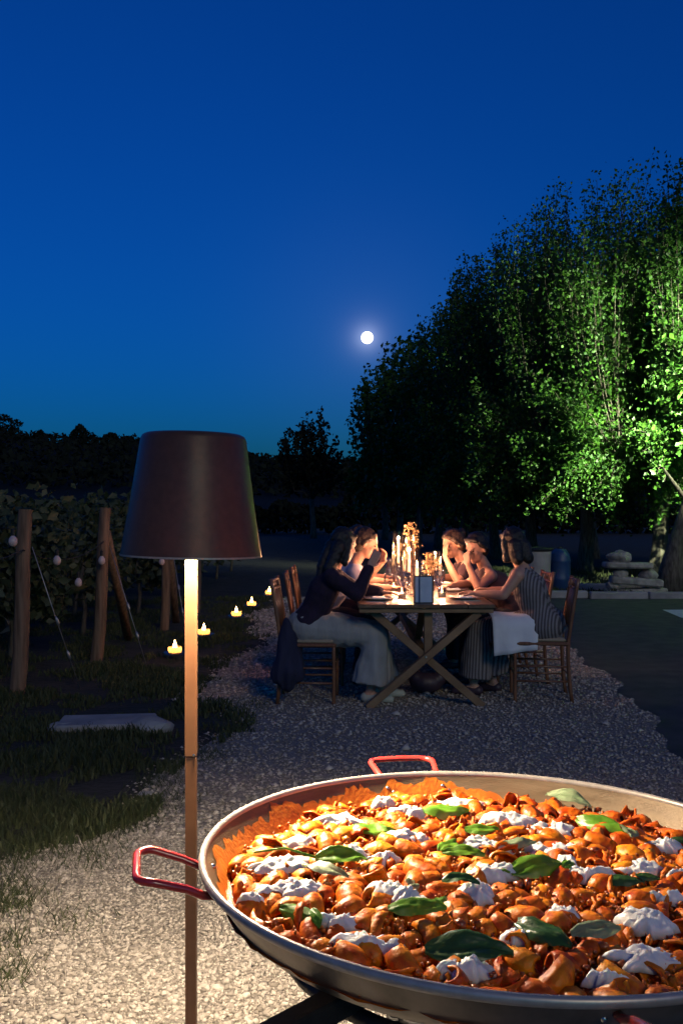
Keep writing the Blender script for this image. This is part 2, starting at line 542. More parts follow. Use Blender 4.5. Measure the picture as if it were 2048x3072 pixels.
# ------------------------------------------------------------------ ground
rnd = random.Random(7)
def edge_left(Y):       # grass / gravel edge
    return -1.02 + 0.16 * math.sin(Y * 1.3 + .4) + 0.10 * math.sin(Y * 3.1 + 1) + (0.22 if 6.2 < Y < 7.2 else 0) - max(0, Y - 11) * .02 - .55 * max(0, 4.5 - Y)
def edge_right(Y):      # gravel / asphalt edge
    pts = [(-3, 1.3), (0, 1.5), (3, 1.75), (5.6, 1.98), (8, 2.28), (11, 2.36), (13.5, 2.2), (16, 1.8)]
    for (a, x0), (b, x1) in zip(pts, pts[1:]):
        if Y <= b:
            return x0 + (x1 - x0) * (Y - a) / (b - a) + .05 * math.sin(Y * 4) + .03 * math.sin(Y * 9.7)
    return 1.8
gm = MB()
gm.grid([(x, y, 0) for y in (-60, 0, 60, 200, 700, 1500) for x in (-1500, -300, -60, 0, 60, 300, 1500)], 6, 7)
tag(gm.build('ground', M['soil']), kind='structure')
def strip(name, m, fl, fr, y0, y1, n, z):
    mb = MB()
    P = []
    for i in range(n):
        Y = y0 + (y1 - y0) * i / (n - 1)
        l, r = fl(Y), fr(Y)
        P += [(l + (r - l) * j / 6, Y, z) for j in range(7)]
    mb.grid(P, n, 7)
    return tag(mb.build(name, m), kind='structure')
strip('gravel_path', M['gravel'], edge_left, lambda Y: 3.2, -3, 16.2, 160, 0.004)
strip('asphalt_road', M['asphalt'], edge_right, lambda Y: 30, -3, 15.6 + .1, 150, 0.008)

# white marking at the far right of the road
mk = MB()
q = [at(1985, 1829, .012), at(2075, 1829, .012), at(2075, 1862, .012), at(2040, 1852, .012)]
mk.add(q, [(0, 3, 2, 1)])
tag(mk.build('road_marking', M['paint']), kind='structure')

def pebbles(name, N, box, size, seed, n_ico, skip=None):
    rs = np.random.RandomState(seed)
    bm = bmesh.new()
    if n_ico: bmesh.ops.create_icosphere(bm, subdivisions=1, radius=1)
    else:
        for p_ in ((1, 0, 0), (0, 1, 0), (-1, 0, 0), (0, -1, 0), (0, 0, 1), (0, 0, -.4)): bm.verts.new(p_)
        bm.verts.ensure_lookup_table()
        for k in range(4):
            bm.faces.new((bm.verts[k], bm.verts[(k + 1) % 4], bm.verts[4]))
            bm.faces.new((bm.verts[(k + 1) % 4], bm.verts[k], bm.verts[5]))
    bmesh.ops.triangulate(bm, faces=bm.faces[:])
    bm.verts.index_update()
    bv = np.array([v.co[:] for v in bm.verts]); bf = np.array([[v.index for v in f.verts] for f in bm.faces])
    bm.free()
    x = rs.uniform(box[0], box[1], N); y = box[2] + (box[3] - box[2]) * rs.rand(N) ** (1.7 if n_ico is False else 1.0)
    keep = np.array([edge_left(b) - .12 + .25 * rs.rand() < a < edge_right(b) for a, b in zip(x, y)])
    x, y = x[keep], y[keep]
    n = len(x)
    s = size * rs.lognormal(0, .35, n) * np.clip(y / 6, 1, 2)
    sc = np.stack([s * rs.uniform(.7, 1.3, n), s * rs.uniform(.7, 1.3, n), s * rs.uniform(.4, .8, n)], 1)
    V = bv[None] * (1 + .22 * rs.randn(n, len(bv), 1)) * sc[:, None, :]
    a = rs.uniform(0, 2 * PI, n)
    t = rs.randn(n) * .4
    c, si = np.cos(a)[:, None], np.sin(a)[:, None]
    X = V[..., 0] * c - V[..., 1] * si; Y = V[..., 0] * si + V[..., 1] * c
    Z = V[..., 2] + X * np.tan(t)[:, None] * .4
    out = np.stack([X + x[:, None], Y + y[:, None], Z + (.006 + s * .12)[:, None]], -1).reshape(-1, 3)
    Fc = (bf[None] + (np.arange(n) * len(bv))[:, None, None]).reshape(-1, 3)
    me = npmesh(name, out, Fc, smooth=n_ico is not False)
    return me
tag(link('gravel_pebbles', pebbles('gravel_pebbles', 21000, (-1.25, .9, 2.45, 3.15), .0054, 3, True), M['pebble']),
    'pale loose gravel stones lying round the lamp and the pan', 'gravel', kind='stuff')
tag(link('gravel_pebbles', pebbles('gravel_pebbles_mid', 34000, (-1.4, 1.0, 3.15, 4.2), .0056, 13, None), M['pebble']),
    'pale loose gravel stones at the lit edge of the path', 'gravel', kind='stuff')
tag(link('gravel_pebbles', pebbles('gravel_pebbles_far', 60000, (-1.4, 2.4, 4.2, 15.8), .0085, 4, False), M['pebble']),
    'pale gravel stones spread round the dining table', 'gravel', kind='stuff')

# ------------------------------------------------------------------ vegetation builders
def leaf_cloud(name, C, size, seed, jitter=.35, updir=None):
    """folded leaf-sized faces at points C"""
    rs = np.random.RandomState(seed)
    C = np.asarray(C)
    n = len(C)
    d = rs.randn(n, 3)
    if updir is not None: d = d + np.asarray(updir)[None]
    d /= np.linalg.norm(d, axis=1)[:, None]
    e = rs.randn(n, 3)
    e -= d * (e * d).sum(1)[:, None]
    e /= np.linalg.norm(e, axis=1)[:, None]
    g = np.cross(d, e)
    s = (size * rs.uniform(1 - jitter, 1 + jitter, n))[:, None]
    V = np.stack([C - d * s * .5, C + e * s * .36 + g * s * .10 - d * s * .08, C + d * s * .55, C - e * s * .36 + g * s * .10 - d * s * .08], 1).reshape(-1, 3)
    k = np.arange(n)[:, None] * 4
    Fc = np.concatenate([k + np.array([[0, 1, 2]]), k + np.array([[0, 2, 3]])], 0)
    return npmesh(name, V, Fc)
def bez(a, b, c, t):
    return a * (1 - t) ** 2 + b * 2 * t * (1 - t) + c * t * t

def shoot_tree(name, label, loc, height, rad, nshoot, nleaf, lsize, seed, group=None, low=1.5, droop=.35, head=2.1, tr=.15, lm='leaf', lean=(0, 0), cat='tree'):
    rr = random.Random(seed)
    root = empty(name, loc)
    tag(root, label, cat, group)
    # trunk
    tp, trr = [], []
    for i in range(7):
        t = i / 6
        tp.append((lean[0] * t + .06 * math.sin(3 * t + seed), lean[1] * t + .05 * math.sin(4 * t + 2 * seed), head * 1.06 * t - .03))
        trr.append(tr * (1.45 - .75 * min(t * 3, 1) * .5 - .25 * t))
    MB().tube(tp, trr, 10).build('trunk', M['bark'], root, smooth=True)
    hd = Vector(tp[-1])
    br = MB()
    P = []
    limbs = []
    for k in range(7):
        a = 2 * PI * k / 7 + rr.uniform(-.3, .3)
        L = rad * rr.uniform(.3, .5)
        e = hd + Vector((math.cos(a) * L, math.sin(a) * L, rr.uniform(.25, .8)))
        br.tube([hd - Vector((0, 0, .15)), (hd + e) / 2 + Vector((0, 0, .15)), e], [tr * .55, tr * .42, tr * .3], 6)
        limbs.append((a, e))
    for k in range(nshoot):
        a, s0 = rr.choice(limbs)
        a += rr.uniform(-.6, .6)
        s = rr.random() ** .55
        if rr.random() < droop:
            end = Vector((hd.x + math.cos(a) * rad * rr.uniform(.7, 1.05), hd.y + math.sin(a) * rad * rr.uniform(.7, 1.05), rr.uniform(low, height * .5)))
        else:
            zt = height * (1 - .30 * s ** 2.2) * rr.uniform(.86, 1.03)
            end = Vector((hd.x + math.cos(a) * rad * s * .95, hd.y + math.sin(a) * rad * s * .95, zt))
        mid = (s0 + end) / 2 + Vector((math.cos(a), math.sin(a), 0)) * rr.uniform(.1, .5) * rad * .5 + Vector((0, 0, rr.uniform(0, .3)))
        n = int(nleaf * rr.uniform(.7, 1.3))
        br.tube([bez(s0, mid, end, t) for t in (0, .33, .66, .97)], [.022, .016, .011, .005], 3, caps=False)
        for i in range(n):
            t = rr.uniform(.10, 1.0) ** .85
            p = bez(s0, mid, end, t)
            w = .30 * (1.15 - .75 * t) + .05
            P.append((p.x + rr.gauss(0, w * .6), p.y + rr.gauss(0, w * .6), p.z + rr.gauss(0, .12)))
    br.build('branches', M['twig'], root, smooth=True)
    P = np.array(P)
    P[:, 2] = np.maximum(P[:, 2], .5)
    tag(link('crown', leaf_cloud('crown', P, lsize, seed, updir=(0, 0, -.3)), M[lm], root), kind='stuff')
    return root

# ------------------------------------------------------------------ mulberry row on the right
ROW = [  # X, Y, height, radius, shoots, leaves per shoot, leaf size
    (8.6, 18.8, 9.9, 2.6, 330, 185, .080),
    (6.6, 20.2, 8.8, 2.5, 360, 185, .076),
    (5.6, 22.4, 9.1, 2.7, 380, 185, .078),
    (4.95, 25.6, 9.0, 2.8, 320, 165, .088),
    (4.6, 29.2, 9.0, 2.7, 260, 145, .102),
    (4.2, 33.0, 9.2, 2.5, 150, 95, .15),
    (3.75, 37.0, 9.3, 2.5, 130, 80, .17),
    (3.25, 41.0, 9.4, 2.4, 110, 70, .20),
    (2.65, 45.0, 9.6, 2.3, 100, 64, .22),
    (2.15, 49.0, 9.3, 2.0, 90, 50, .22)]
LBL = ['tall floodlit mulberry tree with its crown nearest the floodlight',
       'floodlit mulberry tree with a slim trunk beside the stone slabs',
       'floodlit mulberry tree with a pale straight trunk between the barrel and the slabs']
for i, (x, y, h, r, ns, nl, ls) in enumerate(ROW):
    lb = LBL[i] if i < 3 else 'dark mulberry tree, %s in the row beyond the three floodlit ones' % ORD[i - 3]
    shoot_tree('mulberry_tree', lb, (x, y, 0), h, r, ns, nl, ls, 11 + i, 'mulberry trees along the road',
               low=1.05 if i < 4 else 1.3, droop=.60 if i < 5 else .40, tr=.16 if i < 3 else .15, lean=(0.05, 0))
for i, (x, y, h, r) in enumerate(((8.9, 25.0, 9.6, 2.7), (7.6, 29.5, 10.2, 2.8), (6.8, 34.5, 10.4, 2.8))):
    shoot_tree('mulberry_tree', 'unlit mulberry tree, %s in the second row hidden behind the floodlit trees' % ORD[i], (x, y, 0), h, r, 150, 110, .15, 51 + i, 'mulberry trees along the road', low=1.4, tr=.16)
# leaning trunk at the right
rt = empty('leaning_tree', (5.72, 17.0, 0))
tag(rt, 'dark leaning tree trunk beside the stone slabs and the verge kerb', 'tree')
MB().tube([(0, 0, -.05), (.10, 0, .5), (.35, .05, 1.3), (.75, .1, 2.4), (1.3, .2, 3.6), (1.9, .4, 4.6)], [.26, .20, .17, .15, .12, .07], 10).build('trunk', M['bark'], rt, smooth=True)
bb = MB()
bb.tube([(.45, .05, 1.5), (.1, -.1, 1.9), (-.15, -.2, 2.2)], [.05, .035, .015], 6)
bb.tube([(.75, .1, 2.4), (1.0, -.3, 3.0), (1.1, -.6, 3.7)], [.07, .05, .02], 6)
bb.build('branch', M['bark'], rt, smooth=True)
rs_ = np.random.RandomState(3)
cl = np.concatenate([np.array([(1.3, .2, 4.0)]) + rs_.randn(900, 3) * (.9, .7, .8), np.array([(1.1, -.6, 3.7)]) + rs_.randn(300, 3) * .4])
tag(link('crown', leaf_cloud('crown', cl, .11, 5), M['leaf'], rt), kind='stuff')

# thin tree and bushes in the middle distance
shoot_tree('open_tree', 'thin open-crowned tree standing dark against the sky left of the mulberry row', (-1.55, 52, 0), 6.9, 1.9, 46, 55, .24, 77, low=2.4, droop=.2, lm='farleaf')

# ------------------------------------------------------------------ far hill, wood on its ridge
def ridge(px):          # ridge height in photograph rows
    pts = [(-2500, 1240), (-700, 1270), (0, 1300), (120, 1322), (250, 1325), (420, 1330), (600, 1345), (740, 1378), (850, 1388), (1100, 1395), (1500, 1400), (2100, 1380), (4200, 1330)]
    for (a, y0), (b, y1) in zip(pts, pts[1:]):
        if px <= b: return y0 + (y1 - y0) * (px - a) / (b - a)
    return 1330
hm = MB()
P = []
cols = [-2500 + 6700 * j / 60 for j in range(61)]
for t, Y in ((0, 70), (.05, 110), (.32, 170), (.7, 240), (1, 300), (.9, 380), (0.2, 600)):
    for px in cols:
        X = (px - 1024) / F * Y
        top = H + (1536 - ridge(px)) / F * 300
        P.append((X, Y, top * t - .3 + 1.2 * noise.noise((X * .03, Y * .03, 2)) * (t > 0)))
hm.grid(P, 7, 61)
tag(hm.build('hill', M['hill'], smooth=True), kind='structure')
rs_ = np.random.RandomState(21)
C = []
for px in np.arange(-300, 1500, 6.0):
    z0 = H + (1536 - ridge(px)) / F * 298
    hgt = 1.2 + 1.5 * (noise.noise((px * .021, 3, 1)) + .6) + .9 * noise.noise((px * .08, 7, 1))
    for k in range(16):
        C.append(((px - 1024) / F * 298 + rs_.randn() * .5, 298 + rs_.randn() * 2, z0 + rs_.uniform(-2.5, max(hgt, .2))))
for k in range(9000):      # the slope itself
    px = rs_.uniform(-250, 1500); Y = rs_.uniform(150, 298)
    tt = np.interp(Y, [70, 110, 170, 240, 300], [0, .05, .32, .7, 1])
    X = (px - 1024) / F * Y
    C.append((X, Y, (H + (1536 - ridge(px)) / F * 300) * tt + rs_.uniform(-.5, 2.2)))
tag(link('far_wood', leaf_cloud('far_wood', C, 1.3, 9), M['farleaf']), 'dark mass of woodland covering the far hillside', 'woodland', kind='stuff')
for i, (px, py, wpx, lb) in enumerate(((14, 1243, 52, 'broad round tree standing highest on the dark hill ridge'),
                                      (122, 1290, 18, 'low round tree next to the broad ridge tree'),
                                      (242, 1272, 27, 'upright square-topped tree alone on the hill ridge'),
                                      (335, 1298, 26, 'low wide tree on the ridge beside the lamp shade'),
                                      (752, 1358, 16, 'small tree on the lowest part of the hill ridge'))):
    Y = 297
    s = F / Y
    z1 = H + (1536 - py) / s; z0 = H + (1536 - ridge(px)) / s - 1
    cx = (px - 1024) / s
    rt = empty('ridge_tree', (cx, Y, z0))
    tag(rt, lb, 'tree')
    MB().tube([(0, 0, -1), (0, 0, (z1 - z0) * .6)], [.3, .15], 6).build('trunk', M['bark'], rt)
    hh = (z1 - z0) / 2
    pts = []
    for k in range(650):
        v = Vector((rs_.randn(), rs_.randn(), rs_.randn())).normalized() * rs_.uniform(.3, 1) ** .5
        w = wpx / s
        pts.append((v.x * w * (1.0 - .25 * v.z) * (1 + .2 * math.sin(5 * v.z + i)), v.y * w, hh + v.z * hh))
    tag(link('crown', leaf_cloud('crown', pts, .9, 30 + i), M['farleaf'], rt), kind='stuff')

# dark hedge under and behind the trees, far side of the field
rs_ = np.random.RandomState(5)
C = []
for k in range(9000):
    t = rs_.rand()
    X = -30 + 60 * t
    hgt = 2.0 + 1.0 * noise.noise((X * .25, 4, 4)) + .5 * noise.noise((X * .9, 1, 4))
    C.append((X, 64 + rs_.randn() * .8, hgt * rs_.rand() ** .7))
tag(link('far_hedge', leaf_cloud('far_hedge', C, .45, 6), M['farleaf']), 'dark unbroken hedge across the far end of the field', 'hedge', kind='stuff')

# ------------------------------------------------------------------ grass
def grass(name, N, fx, y0, y1, hgt, seed, wid=.006):
    rs = np.random.RandomState(seed)
    V, n = [], 0
    pts = []
    while len(pts) < N:
        Y = y0 + (y1 - y0) * rs.rand() ** 1.35
        l, r = fx(Y)
        X = rs.uniform(l, r)
        d = noise.noise((X * 1.7, Y * 1.7, 5)) + .5 * noise.noise((X * 5, Y * 5, 2))
        if d * 1.6 + rs.rand() * .6 > .28: pts.append((X, Y, max(.35, .7 + d)))
    A = np.array(pts)
    a = rs.uniform(0, 2 * PI, N)
    h = hgt * A[:, 2] * rs.uniform(.5, 1.3, N)
    lean = rs.uniform(.1, .8, N) * h
    b = rs.uniform(0, 2 * PI, N)
    w = wid * rs.uniform(.7, 1.4, N)
    p = np.stack([A[:, 0], A[:, 1], np.zeros(N)], 1)
    u = np.stack([np.cos(a), np.sin(a), np.zeros(N)], 1) * w[:, None]
    dl = np.stack([np.cos(b) * lean, np.sin(b) * lean, h], 1)
    md = np.stack([np.cos(b) * lean * .3, np.sin(b) * lean * .3, h * .6], 1)
    V = np.stack([p - u, p + u, p + md + u * .7, p + md - u * .7, p + dl], 1).reshape(-1, 3)
    k = np.arange(N)[:, None] * 5
    Fc = np.concatenate([k + np.array([[0, 1, 2]]), k + np.array([[0, 2, 3]]), k + np.array([[3, 2, 4]])], 0)
    return npmesh(name, V, Fc)
tag(link('verge_grass', grass('verge_grass', 42000, lambda Y: (max(-1.0 - Y * .36, -5.2), edge_left(Y) + .10), 3.2, 16, .058, 8), M['grass']),
    'dark rough grass growing along the vineyard side of the gravel', 'grass', kind='stuff')
# tufts creeping into the gravel
tp = []
rs_ = np.random.RandomState(12)
for (px, py, n, sp) in ((30, 2720, 260, .05), (60, 2700, 120, .06), (10, 2840, 150, .05), (40, 2930, 160, .05), (200, 2770, 90, .06), (150, 2520, 260, .10), (260, 2570, 220, .09),
                        (390, 2460, 420, .07), (330, 2500, 220, .08), (60, 2560, 260, .09), (250, 2480, 260, .12), (480, 2350, 260, .08), (620, 2270, 220, .08), (680, 2190, 260, .10), (560, 2400, 120, .06),
                        (100, 2460, 300, .12), (20, 2600, 220, .08), (450, 2440, 120, .05), (760, 2120, 160, .1), (20, 2660, 160, .06)):
    c = at(px, py, 0)
    for k in range(n): tp.append((c.x + rs_.randn() * sp, c.y + rs_.randn() * sp * 1.3))
tp = np.array(tp); N = len(tp)
a = rs_.uniform(0, 2 * PI, N); h = rs_.uniform(.02, .065, N); b = rs_.uniform(0, 2 * PI, N); ln = h * rs_.uniform(.3, 1.2, N)
p = np.stack([tp[:, 0], tp[:, 1], np.full(N, .004)], 1)
u = np.stack([np.cos(a), np.sin(a), np.zeros(N)], 1) * .0022
V = np.stack([p - u, p + u, p + np.stack([np.cos(b) * ln, np.sin(b) * ln, h], 1)], 1).reshape(-1, 3)
tag(link('gravel_weeds', npmesh('gravel_weeds', V, np.arange(3 * N).reshape(-1, 3)), M['grass']), 'short green weeds creeping over the edge of the gravel', 'weeds', kind='stuff')
def verge(Y): return (1.8, 14)
tag(link('roadside_grass', grass('roadside_grass', 16000, verge, 16.2, 24, .10, 18, .012), M['grass']), 'rough grass under the floodlit trees beyond the road', 'grass', kind='stuff')

# ------------------------------------------------------------------ moon
mn = MB().ball((0, 0, 0), (1, 1, 1), n=32, m=18).build('moon', M['moon'], smooth=True)
mn.location = Vector((0, 0, H)) + MOON_DIR * 3000
mn.scale = (18 / F * 3000,) * 3
tag(mn, 'bright full moon in the blue sky beside the dark treetops', 'moon')

# ------------------------------------------------------------------ under the trees: bin, barrel, slabs, kerb, floodlight
def point_light(name, loc, watts, col, radius, parent=None):
    l = bpy.data.lights.new(name, 'POINT')
    l.energy = watts
    l.color = col
    l.shadow_soft_size = radius
    o = bpy.data.objects.new(name, l)
    COL.objects.link(o)
    o.location = loc
    if parent: o.parent = parent
    return o

c = at(1612, 1775, 0)
rt = empty('litter_bin', (c.x, c.y, 0)); tag(rt, 'pale round bin with a flat dark lid beside the blue barrel', 'bin')
MB().lathe([(.19, 0), (.20, .02), (.235, .70), (.24, .72), (.22, .72), (.2, .66)], 24).build('body', M['pale'], rt, smooth=True, angle=35)
MB().lathe([(.20, .72), (.275, .745), (.28, .76), (.26, .785), (.05, .80)], 24).build('lid', M['cardframe'], rt, smooth=True, angle=35)
c = at(1678, 1772, 0)
rt = empty('plastic_barrel', (c.x, c.y, 0)); tag(rt, 'dark blue plastic barrel standing on the verge beneath the trees', 'barrel')
MB().lathe([(.16, 0), (.185, .03), (.19, .2), (.197, .22), (.19, .24), (.19, .52), (.197, .54), (.19, .56), (.17, .66), (.11, .745), (.06, .76)], 24).build('body', M['barrel'], rt, smooth=True, angle=50)
MB().lathe([(.055, .755), (.055, .785), (.01, .79)], 16).build('lid', M['cardframe'], rt)
# slabs stacked beside the slim trunk
SL = [((1905, 1785), 1.02, .34, .11, .0, .05, 'long rough stone slab lowest in the pile beneath the trees'),
      ((1905, 1785), .86, .36, .13, .17, -.10, 'tilted pale stone slab in the middle of the pile'),
      ((1880, 1785), .80, .34, .10, .46, .04, 'pale stone slab on top of the pile with a boulder on it')]
for (pp, L, W, T, z, a, lb) in SL:
    c = at(*pp, 0)
    mb = MB().box((0, 0, T / 2), (L, W, T), None, .025)
    o = mb.build('stone_slab', M['stone'], loc=(c.x, c.y, z), rot=(0, -a * .7 if z < .4 else .02, a))
    tag(o, lb, 'stone slab', 'stone slabs piled by the road')
for k, (dx, z, s) in enumerate(((-.35, .11, .16), (.30, .11, .14), (-.22, .30, .17), (.25, .28, .19))):
    c = at(1900, 1785, 0)
    bm = bmesh.new(); bmesh.ops.create_icosphere(bm, subdivisions=2, radius=1)
    for v in bm.verts:
        v.co *= 1 + .25 * noise.noise(v.co * 1.3 + Vector((k * 5, 0, 0)))
        v.co = Vector((v.co.x * s * .8, v.co.y * s * .8, max(v.co.z, -.5) * s * .62))
    me = bpy.data.meshes.new('stone_block'); bm.to_mesh(me); bm.free()
    o = link('stone_block', me, M['stone'], loc=(c.x + dx, c.y + .02, z + s * .31))
    tag(o, 'rough stone block wedged between the piled slabs', 'stone', 'blocks between the slabs')
c = at(1855, 1785, 0)
bm = bmesh.new(); bmesh.ops.create_icosphere(bm, subdivisions=3, radius=1)
for v in bm.verts:
    v.co *= 1 + .3 * noise.noise(v.co * 1.4 + Vector((31, 0, 0)))
    v.co = Vector((v.co.x * .20, v.co.y * .17, max(v.co.z, -.55) * .13))
me = bpy.data.meshes.new('boulder'); bm.to_mesh(me); bm.free()
tag(link('boulder', me, M['stone'], loc=(c.x, c.y, .56 + .07)), 'rounded boulder lying on the top slab of the pile', 'boulder')
# kerb stones along the verge: two runs
kx = 1.9
mesh_k = MB().box((0, 0, .05), (.94, .16, .13), None, .02).mesh('kerb_stone')
kerb = empty('verge_kerb', (0, 15.9, 0)); tag(kerb, 'row of pale kerb stones edging the verge beyond the asphalt', 'kerb')
for k in range(14):
    o = link('kerb_stone', mesh_k, M['concrete'], kerb, (2.6 + k * .97, .03 * math.sin(k * 2.1), .01 * math.sin(k * 1.7)), (0, 0, .02 * math.sin(k * 3)))
kerb2 = empty('inner_kerb', (0, 17.5, 0)); tag(kerb2, 'shorter row of pale kerb stones just in front of the stone pile', 'kerb')
for k in range(6):
    link('kerb_stone', mesh_k, M['concrete'], kerb2, (3.5 + k * .97, .03 * math.sin(k * 2.7), .01 * math.sin(k * 1.3)), (0, 0, .02 * math.sin(k * 5)))
c = at(1964, 1765, 0)
rt = MB().lathe([(.05, 0), (.075, .16), (.085, .17), (.085, .2), (.07, .2), (.05, .05)], 16).build('flower_pot', M['plate'], loc=(c.x, c.y, 0.28))
rt.location.z = 0.0
tag(rt, 'small white pot at the foot of the leaning trunk', 'pot')

# floodlight on its mast by the road
fl = empty('floodlight_mast', (7.1, 15.0, 0)); tag(fl, 'grey mast with a floodlight turned to the trees beyond the road', 'floodlight')
MB().tube([(0, 0, -.05), (0, 0, 3.6)], [.05, .035], 10).build('mast', M['wire'], fl, smooth=True)
fh = MB().box((0, 0, 0), (.34, .10, .26), None, .015).build('lamp_head', M['cardframe'], fl, loc=(0, .08, 3.45), rot=(math.radians(-2), 0, math.radians(3)))
MB().box((0, .055, 0), (.30, .006, .22)).build('lens', M['flood'], fh)
MB().bar((-.2, 0, -.06), (.2, 0, -.06), .03, .02).build('bracket', M['wire'], fh)
sl = bpy.data.lights.new('flood_spot', 'SPOT')
sl.energy = FLOOD_W; sl.color = (0.90, 1.0, 0.66); sl.spot_size = math.radians(104); sl.spot_blend = 1.0; sl.shadow_soft_size = .08
so = bpy.data.objects.new('flood_spot', sl); COL.objects.link(so); so.parent = fh
so.location = (0, .09, 0); so.rotation_euler = (math.radians(90), 0, 0)

# ------------------------------------------------------------------ vineyard
def vine_post(px0, py0, top, lean, r, lb, wire_to=None, wire_z=1.15, brace=None):
    c = at(px0, py0, 0)
    rt = empty('vine_post', (c.x, c.y, 0)); tag(rt, lb, 'post')
    pts = [(lean * t + .012 * math.sin(5 * t), .01 * math.sin(7 * t), -.05 + (top + .05) * t) for t in (0, .25, .5, .75, 1)]
    MB().tube(pts, [r * 1.1, r * 1.04, r, r * .97, r * .92], 12).build('post', M['post'], rt, smooth=True, angle=50)
    if wire_to:
        e = at(*wire_to, 0) - c
        s = Vector((lean * wire_z / top + r, 0, wire_z))
        w = MB().tube([s, s.lerp(e, .5) + Vector((0, 0, -.01)), e], .004, 6).build('guy_wire', M['wire'], rt, smooth=True)
        for q in (.48, .72):
            tb = MB()
            m0 = s.lerp(e, q); m1 = s.lerp(e, q + .07)
            tb.tube([m0, m0.lerp(m1, .3), m0.lerp(m1, .7), m1], [.005, .014, .014, .005], 8)
            tb.build('turnbuckle', M['wire'], w, smooth=True)
    if brace:
        e = at(*brace, 0) - c
        s = Vector((lean * .92, .02, top * .84))
        MB().tube([s, s.lerp(e, .5), e + Vector((0, 0, -.03))], [r * .8, r * .85, r * .9], 10).build('brace', M['post'], rt, smooth=True)
    return rt
vine_post(50, 2085, 1.44, .08, .058, 'thick timber end post with a guy wire and turnbuckles', (242, 2068))
vine_post(288, 1985, 1.46, .10, .056, 'timber end post propped by a leaning timber brace', (440, 1995), 1.1, (388, 1918))
vine_post(492, 1890, 1.42, .04, .052, 'timber end post half hidden behind the lamp pole', (560, 1905), 1.1, (530, 1868))
vine_post(588, 1838, 1.40, .03, .05, 'distant timber end post beside the tealights')
# vines: rows run away to the left from the end posts
def vine(loc, seed, w, dense, lb):
    rr = random.Random(seed)
    rt = empty('grapevine', loc)
    tag(rt, lb, 'grapevine', 'grapevines in the rows')
    MB().tube([(0, 0, -.03), (.03, .02, .3), (-.02, 0, .6), (.03, 0, .85)], [.035, .028, .025, .02], 7).build('trunk', M['bark'], rt, smooth=True)
    P = []
    for k in range(16):
        x0 = rr.uniform(-w, w)
        zt = rr.uniform(1.15, 1.5)
        dx = rr.uniform(-.15, .15)
        yy = rr.gauss(0, .10)
        for i in range(dense):
            t = rr.random()
            P.append((x0 + dx * t + rr.gauss(0, .06), yy + rr.gauss(0, .11), .42 + (zt - .42) * t + rr.gauss(0, .04)))
    for k in range(3):
        x0 = rr.uniform(-w, w); 
        for i in range(16):
            t = rr.random()
            P.append((x0 + .18 * t * rr.choice((-1, 1)) + rr.gauss(0, .03), rr.gauss(0, .05), 1.4 + .28 * t))
    tag(link('foliage', leaf_cloud('foliage', np.array(P), .105, seed, updir=(0, 0, -.4)), M['vineleaf'], rt), kind='stuff')
seed = 300
for row_, (Y, x0, n) in enumerate(((7.62, -2.78, 2), (9.25, -2.72, 2), (11.2, -2.55, 3), (13.3, -2.35, 4), (15.6, -2.25, 5), (18.0, -2.2, 6), (20.5, -2.2, 6), (23.2, -2.2, 7))):
    for k in range(n):
        vine((x0 - .45 - k * .88, Y + .02 * math.sin(k), 0), seed, .52, 62 if Y < 14 else 40,
             'dark leafy grapevine, %s from its end post, %s row counting from the guyed post' % (ORD[k], ORD[row_]))
        seed += 1
# festoon of unlit bulbs along the end posts
fs_ = empty('bulb_festoon', (0, 0, 0)); tag(fs_, 'black cable with unlit opal bulbs strung along the vineyard end posts', 'string lights')
anch = [Vector((-3.1, 6.6, 1.16)), Vector((-2.44, 7.42, 1.13)), Vector((-2.24, 9.1, 1.14)), Vector((-2.05, 11.55, 1.16)), Vector((-2.0, 14, 1.16))]
cp = []
for a_, b_ in zip(anch, anch[1:]):
    for i in range(8):
        t = i / 8
        p = a_.lerp(b_, t); p.z -= .12 * 4 * t * (1 - t); cp.append(p)
MB().tube(cp, .005, 5).build('cable', M['cable'], fs_)
for (px, py, Y) in ((40, 1622, 7.1), (172, 1680, 8.0), (306, 1680, 9.0), (486, 1684, 10.6), (236, 1746, 8.6)):
    p = atd(px, py, Y)
    near = min(cp, key=lambda q: abs(q.y - Y))
    b_ = MB().lathe([(.004, .045), (.014, .035), (.03, .012), (.034, -.012), (.026, -.034), (.008, -.045)], 14, p).build('bulb', M['bulb'], fs_, smooth=True)
    MB().lathe([(.014, .038), (.016, .04), (.016, .085), (.006, .09)], 10, p).build('socket', M['cable'], b_)
    MB().tube([p + Vector((0, 0, .085)), Vector((near.x, Y, max(near.z, p.z + .12)))], .003, 5).build('drop_wire', M['cable'], b_)

# slab and stones lying in the grass
c = at(345, 2185, 0)
o = MB().box((0, 0, 0), (.62, .34, .05), None, .012).build('cover_slab', M['concrete'], loc=(c.x - .05, c.y, .035), rot=(0, 0, .12)); tag(o, 'cracked concrete cover slab sunk in the rough grass', 'slab')
for i, (px, py, s, lb) in enumerate(((190, 2195, .085, 'flat grey stone lying left of the concrete slab'), (455, 2195, .12, 'broad pale stone at the end of the concrete slab'),
                                    (440, 2390, .035, 'small pale stone at the grass edge'), (300, 2265, .04, 'small stone in the grass before the slab'))):
    c = at(px, py, 0)
    bm = bmesh.new(); bmesh.ops.create_icosphere(bm, subdivisions=2, radius=1)
    for v in bm.verts:
        v.co *= 1 + .3 * noise.noise(v.co * 1.2 + Vector((i * 9, 3, 0)))
        v.co = Vector((v.co.x * s * 1.2, v.co.y * s, v.co.z * s * .5))
    me = bpy.data.meshes.new('field_stone'); bm.to_mesh(me); bm.free()
    tag(link('field_stone', me, M['concrete'], loc=(c.x, c.y, s * .3)), lb, 'stone')

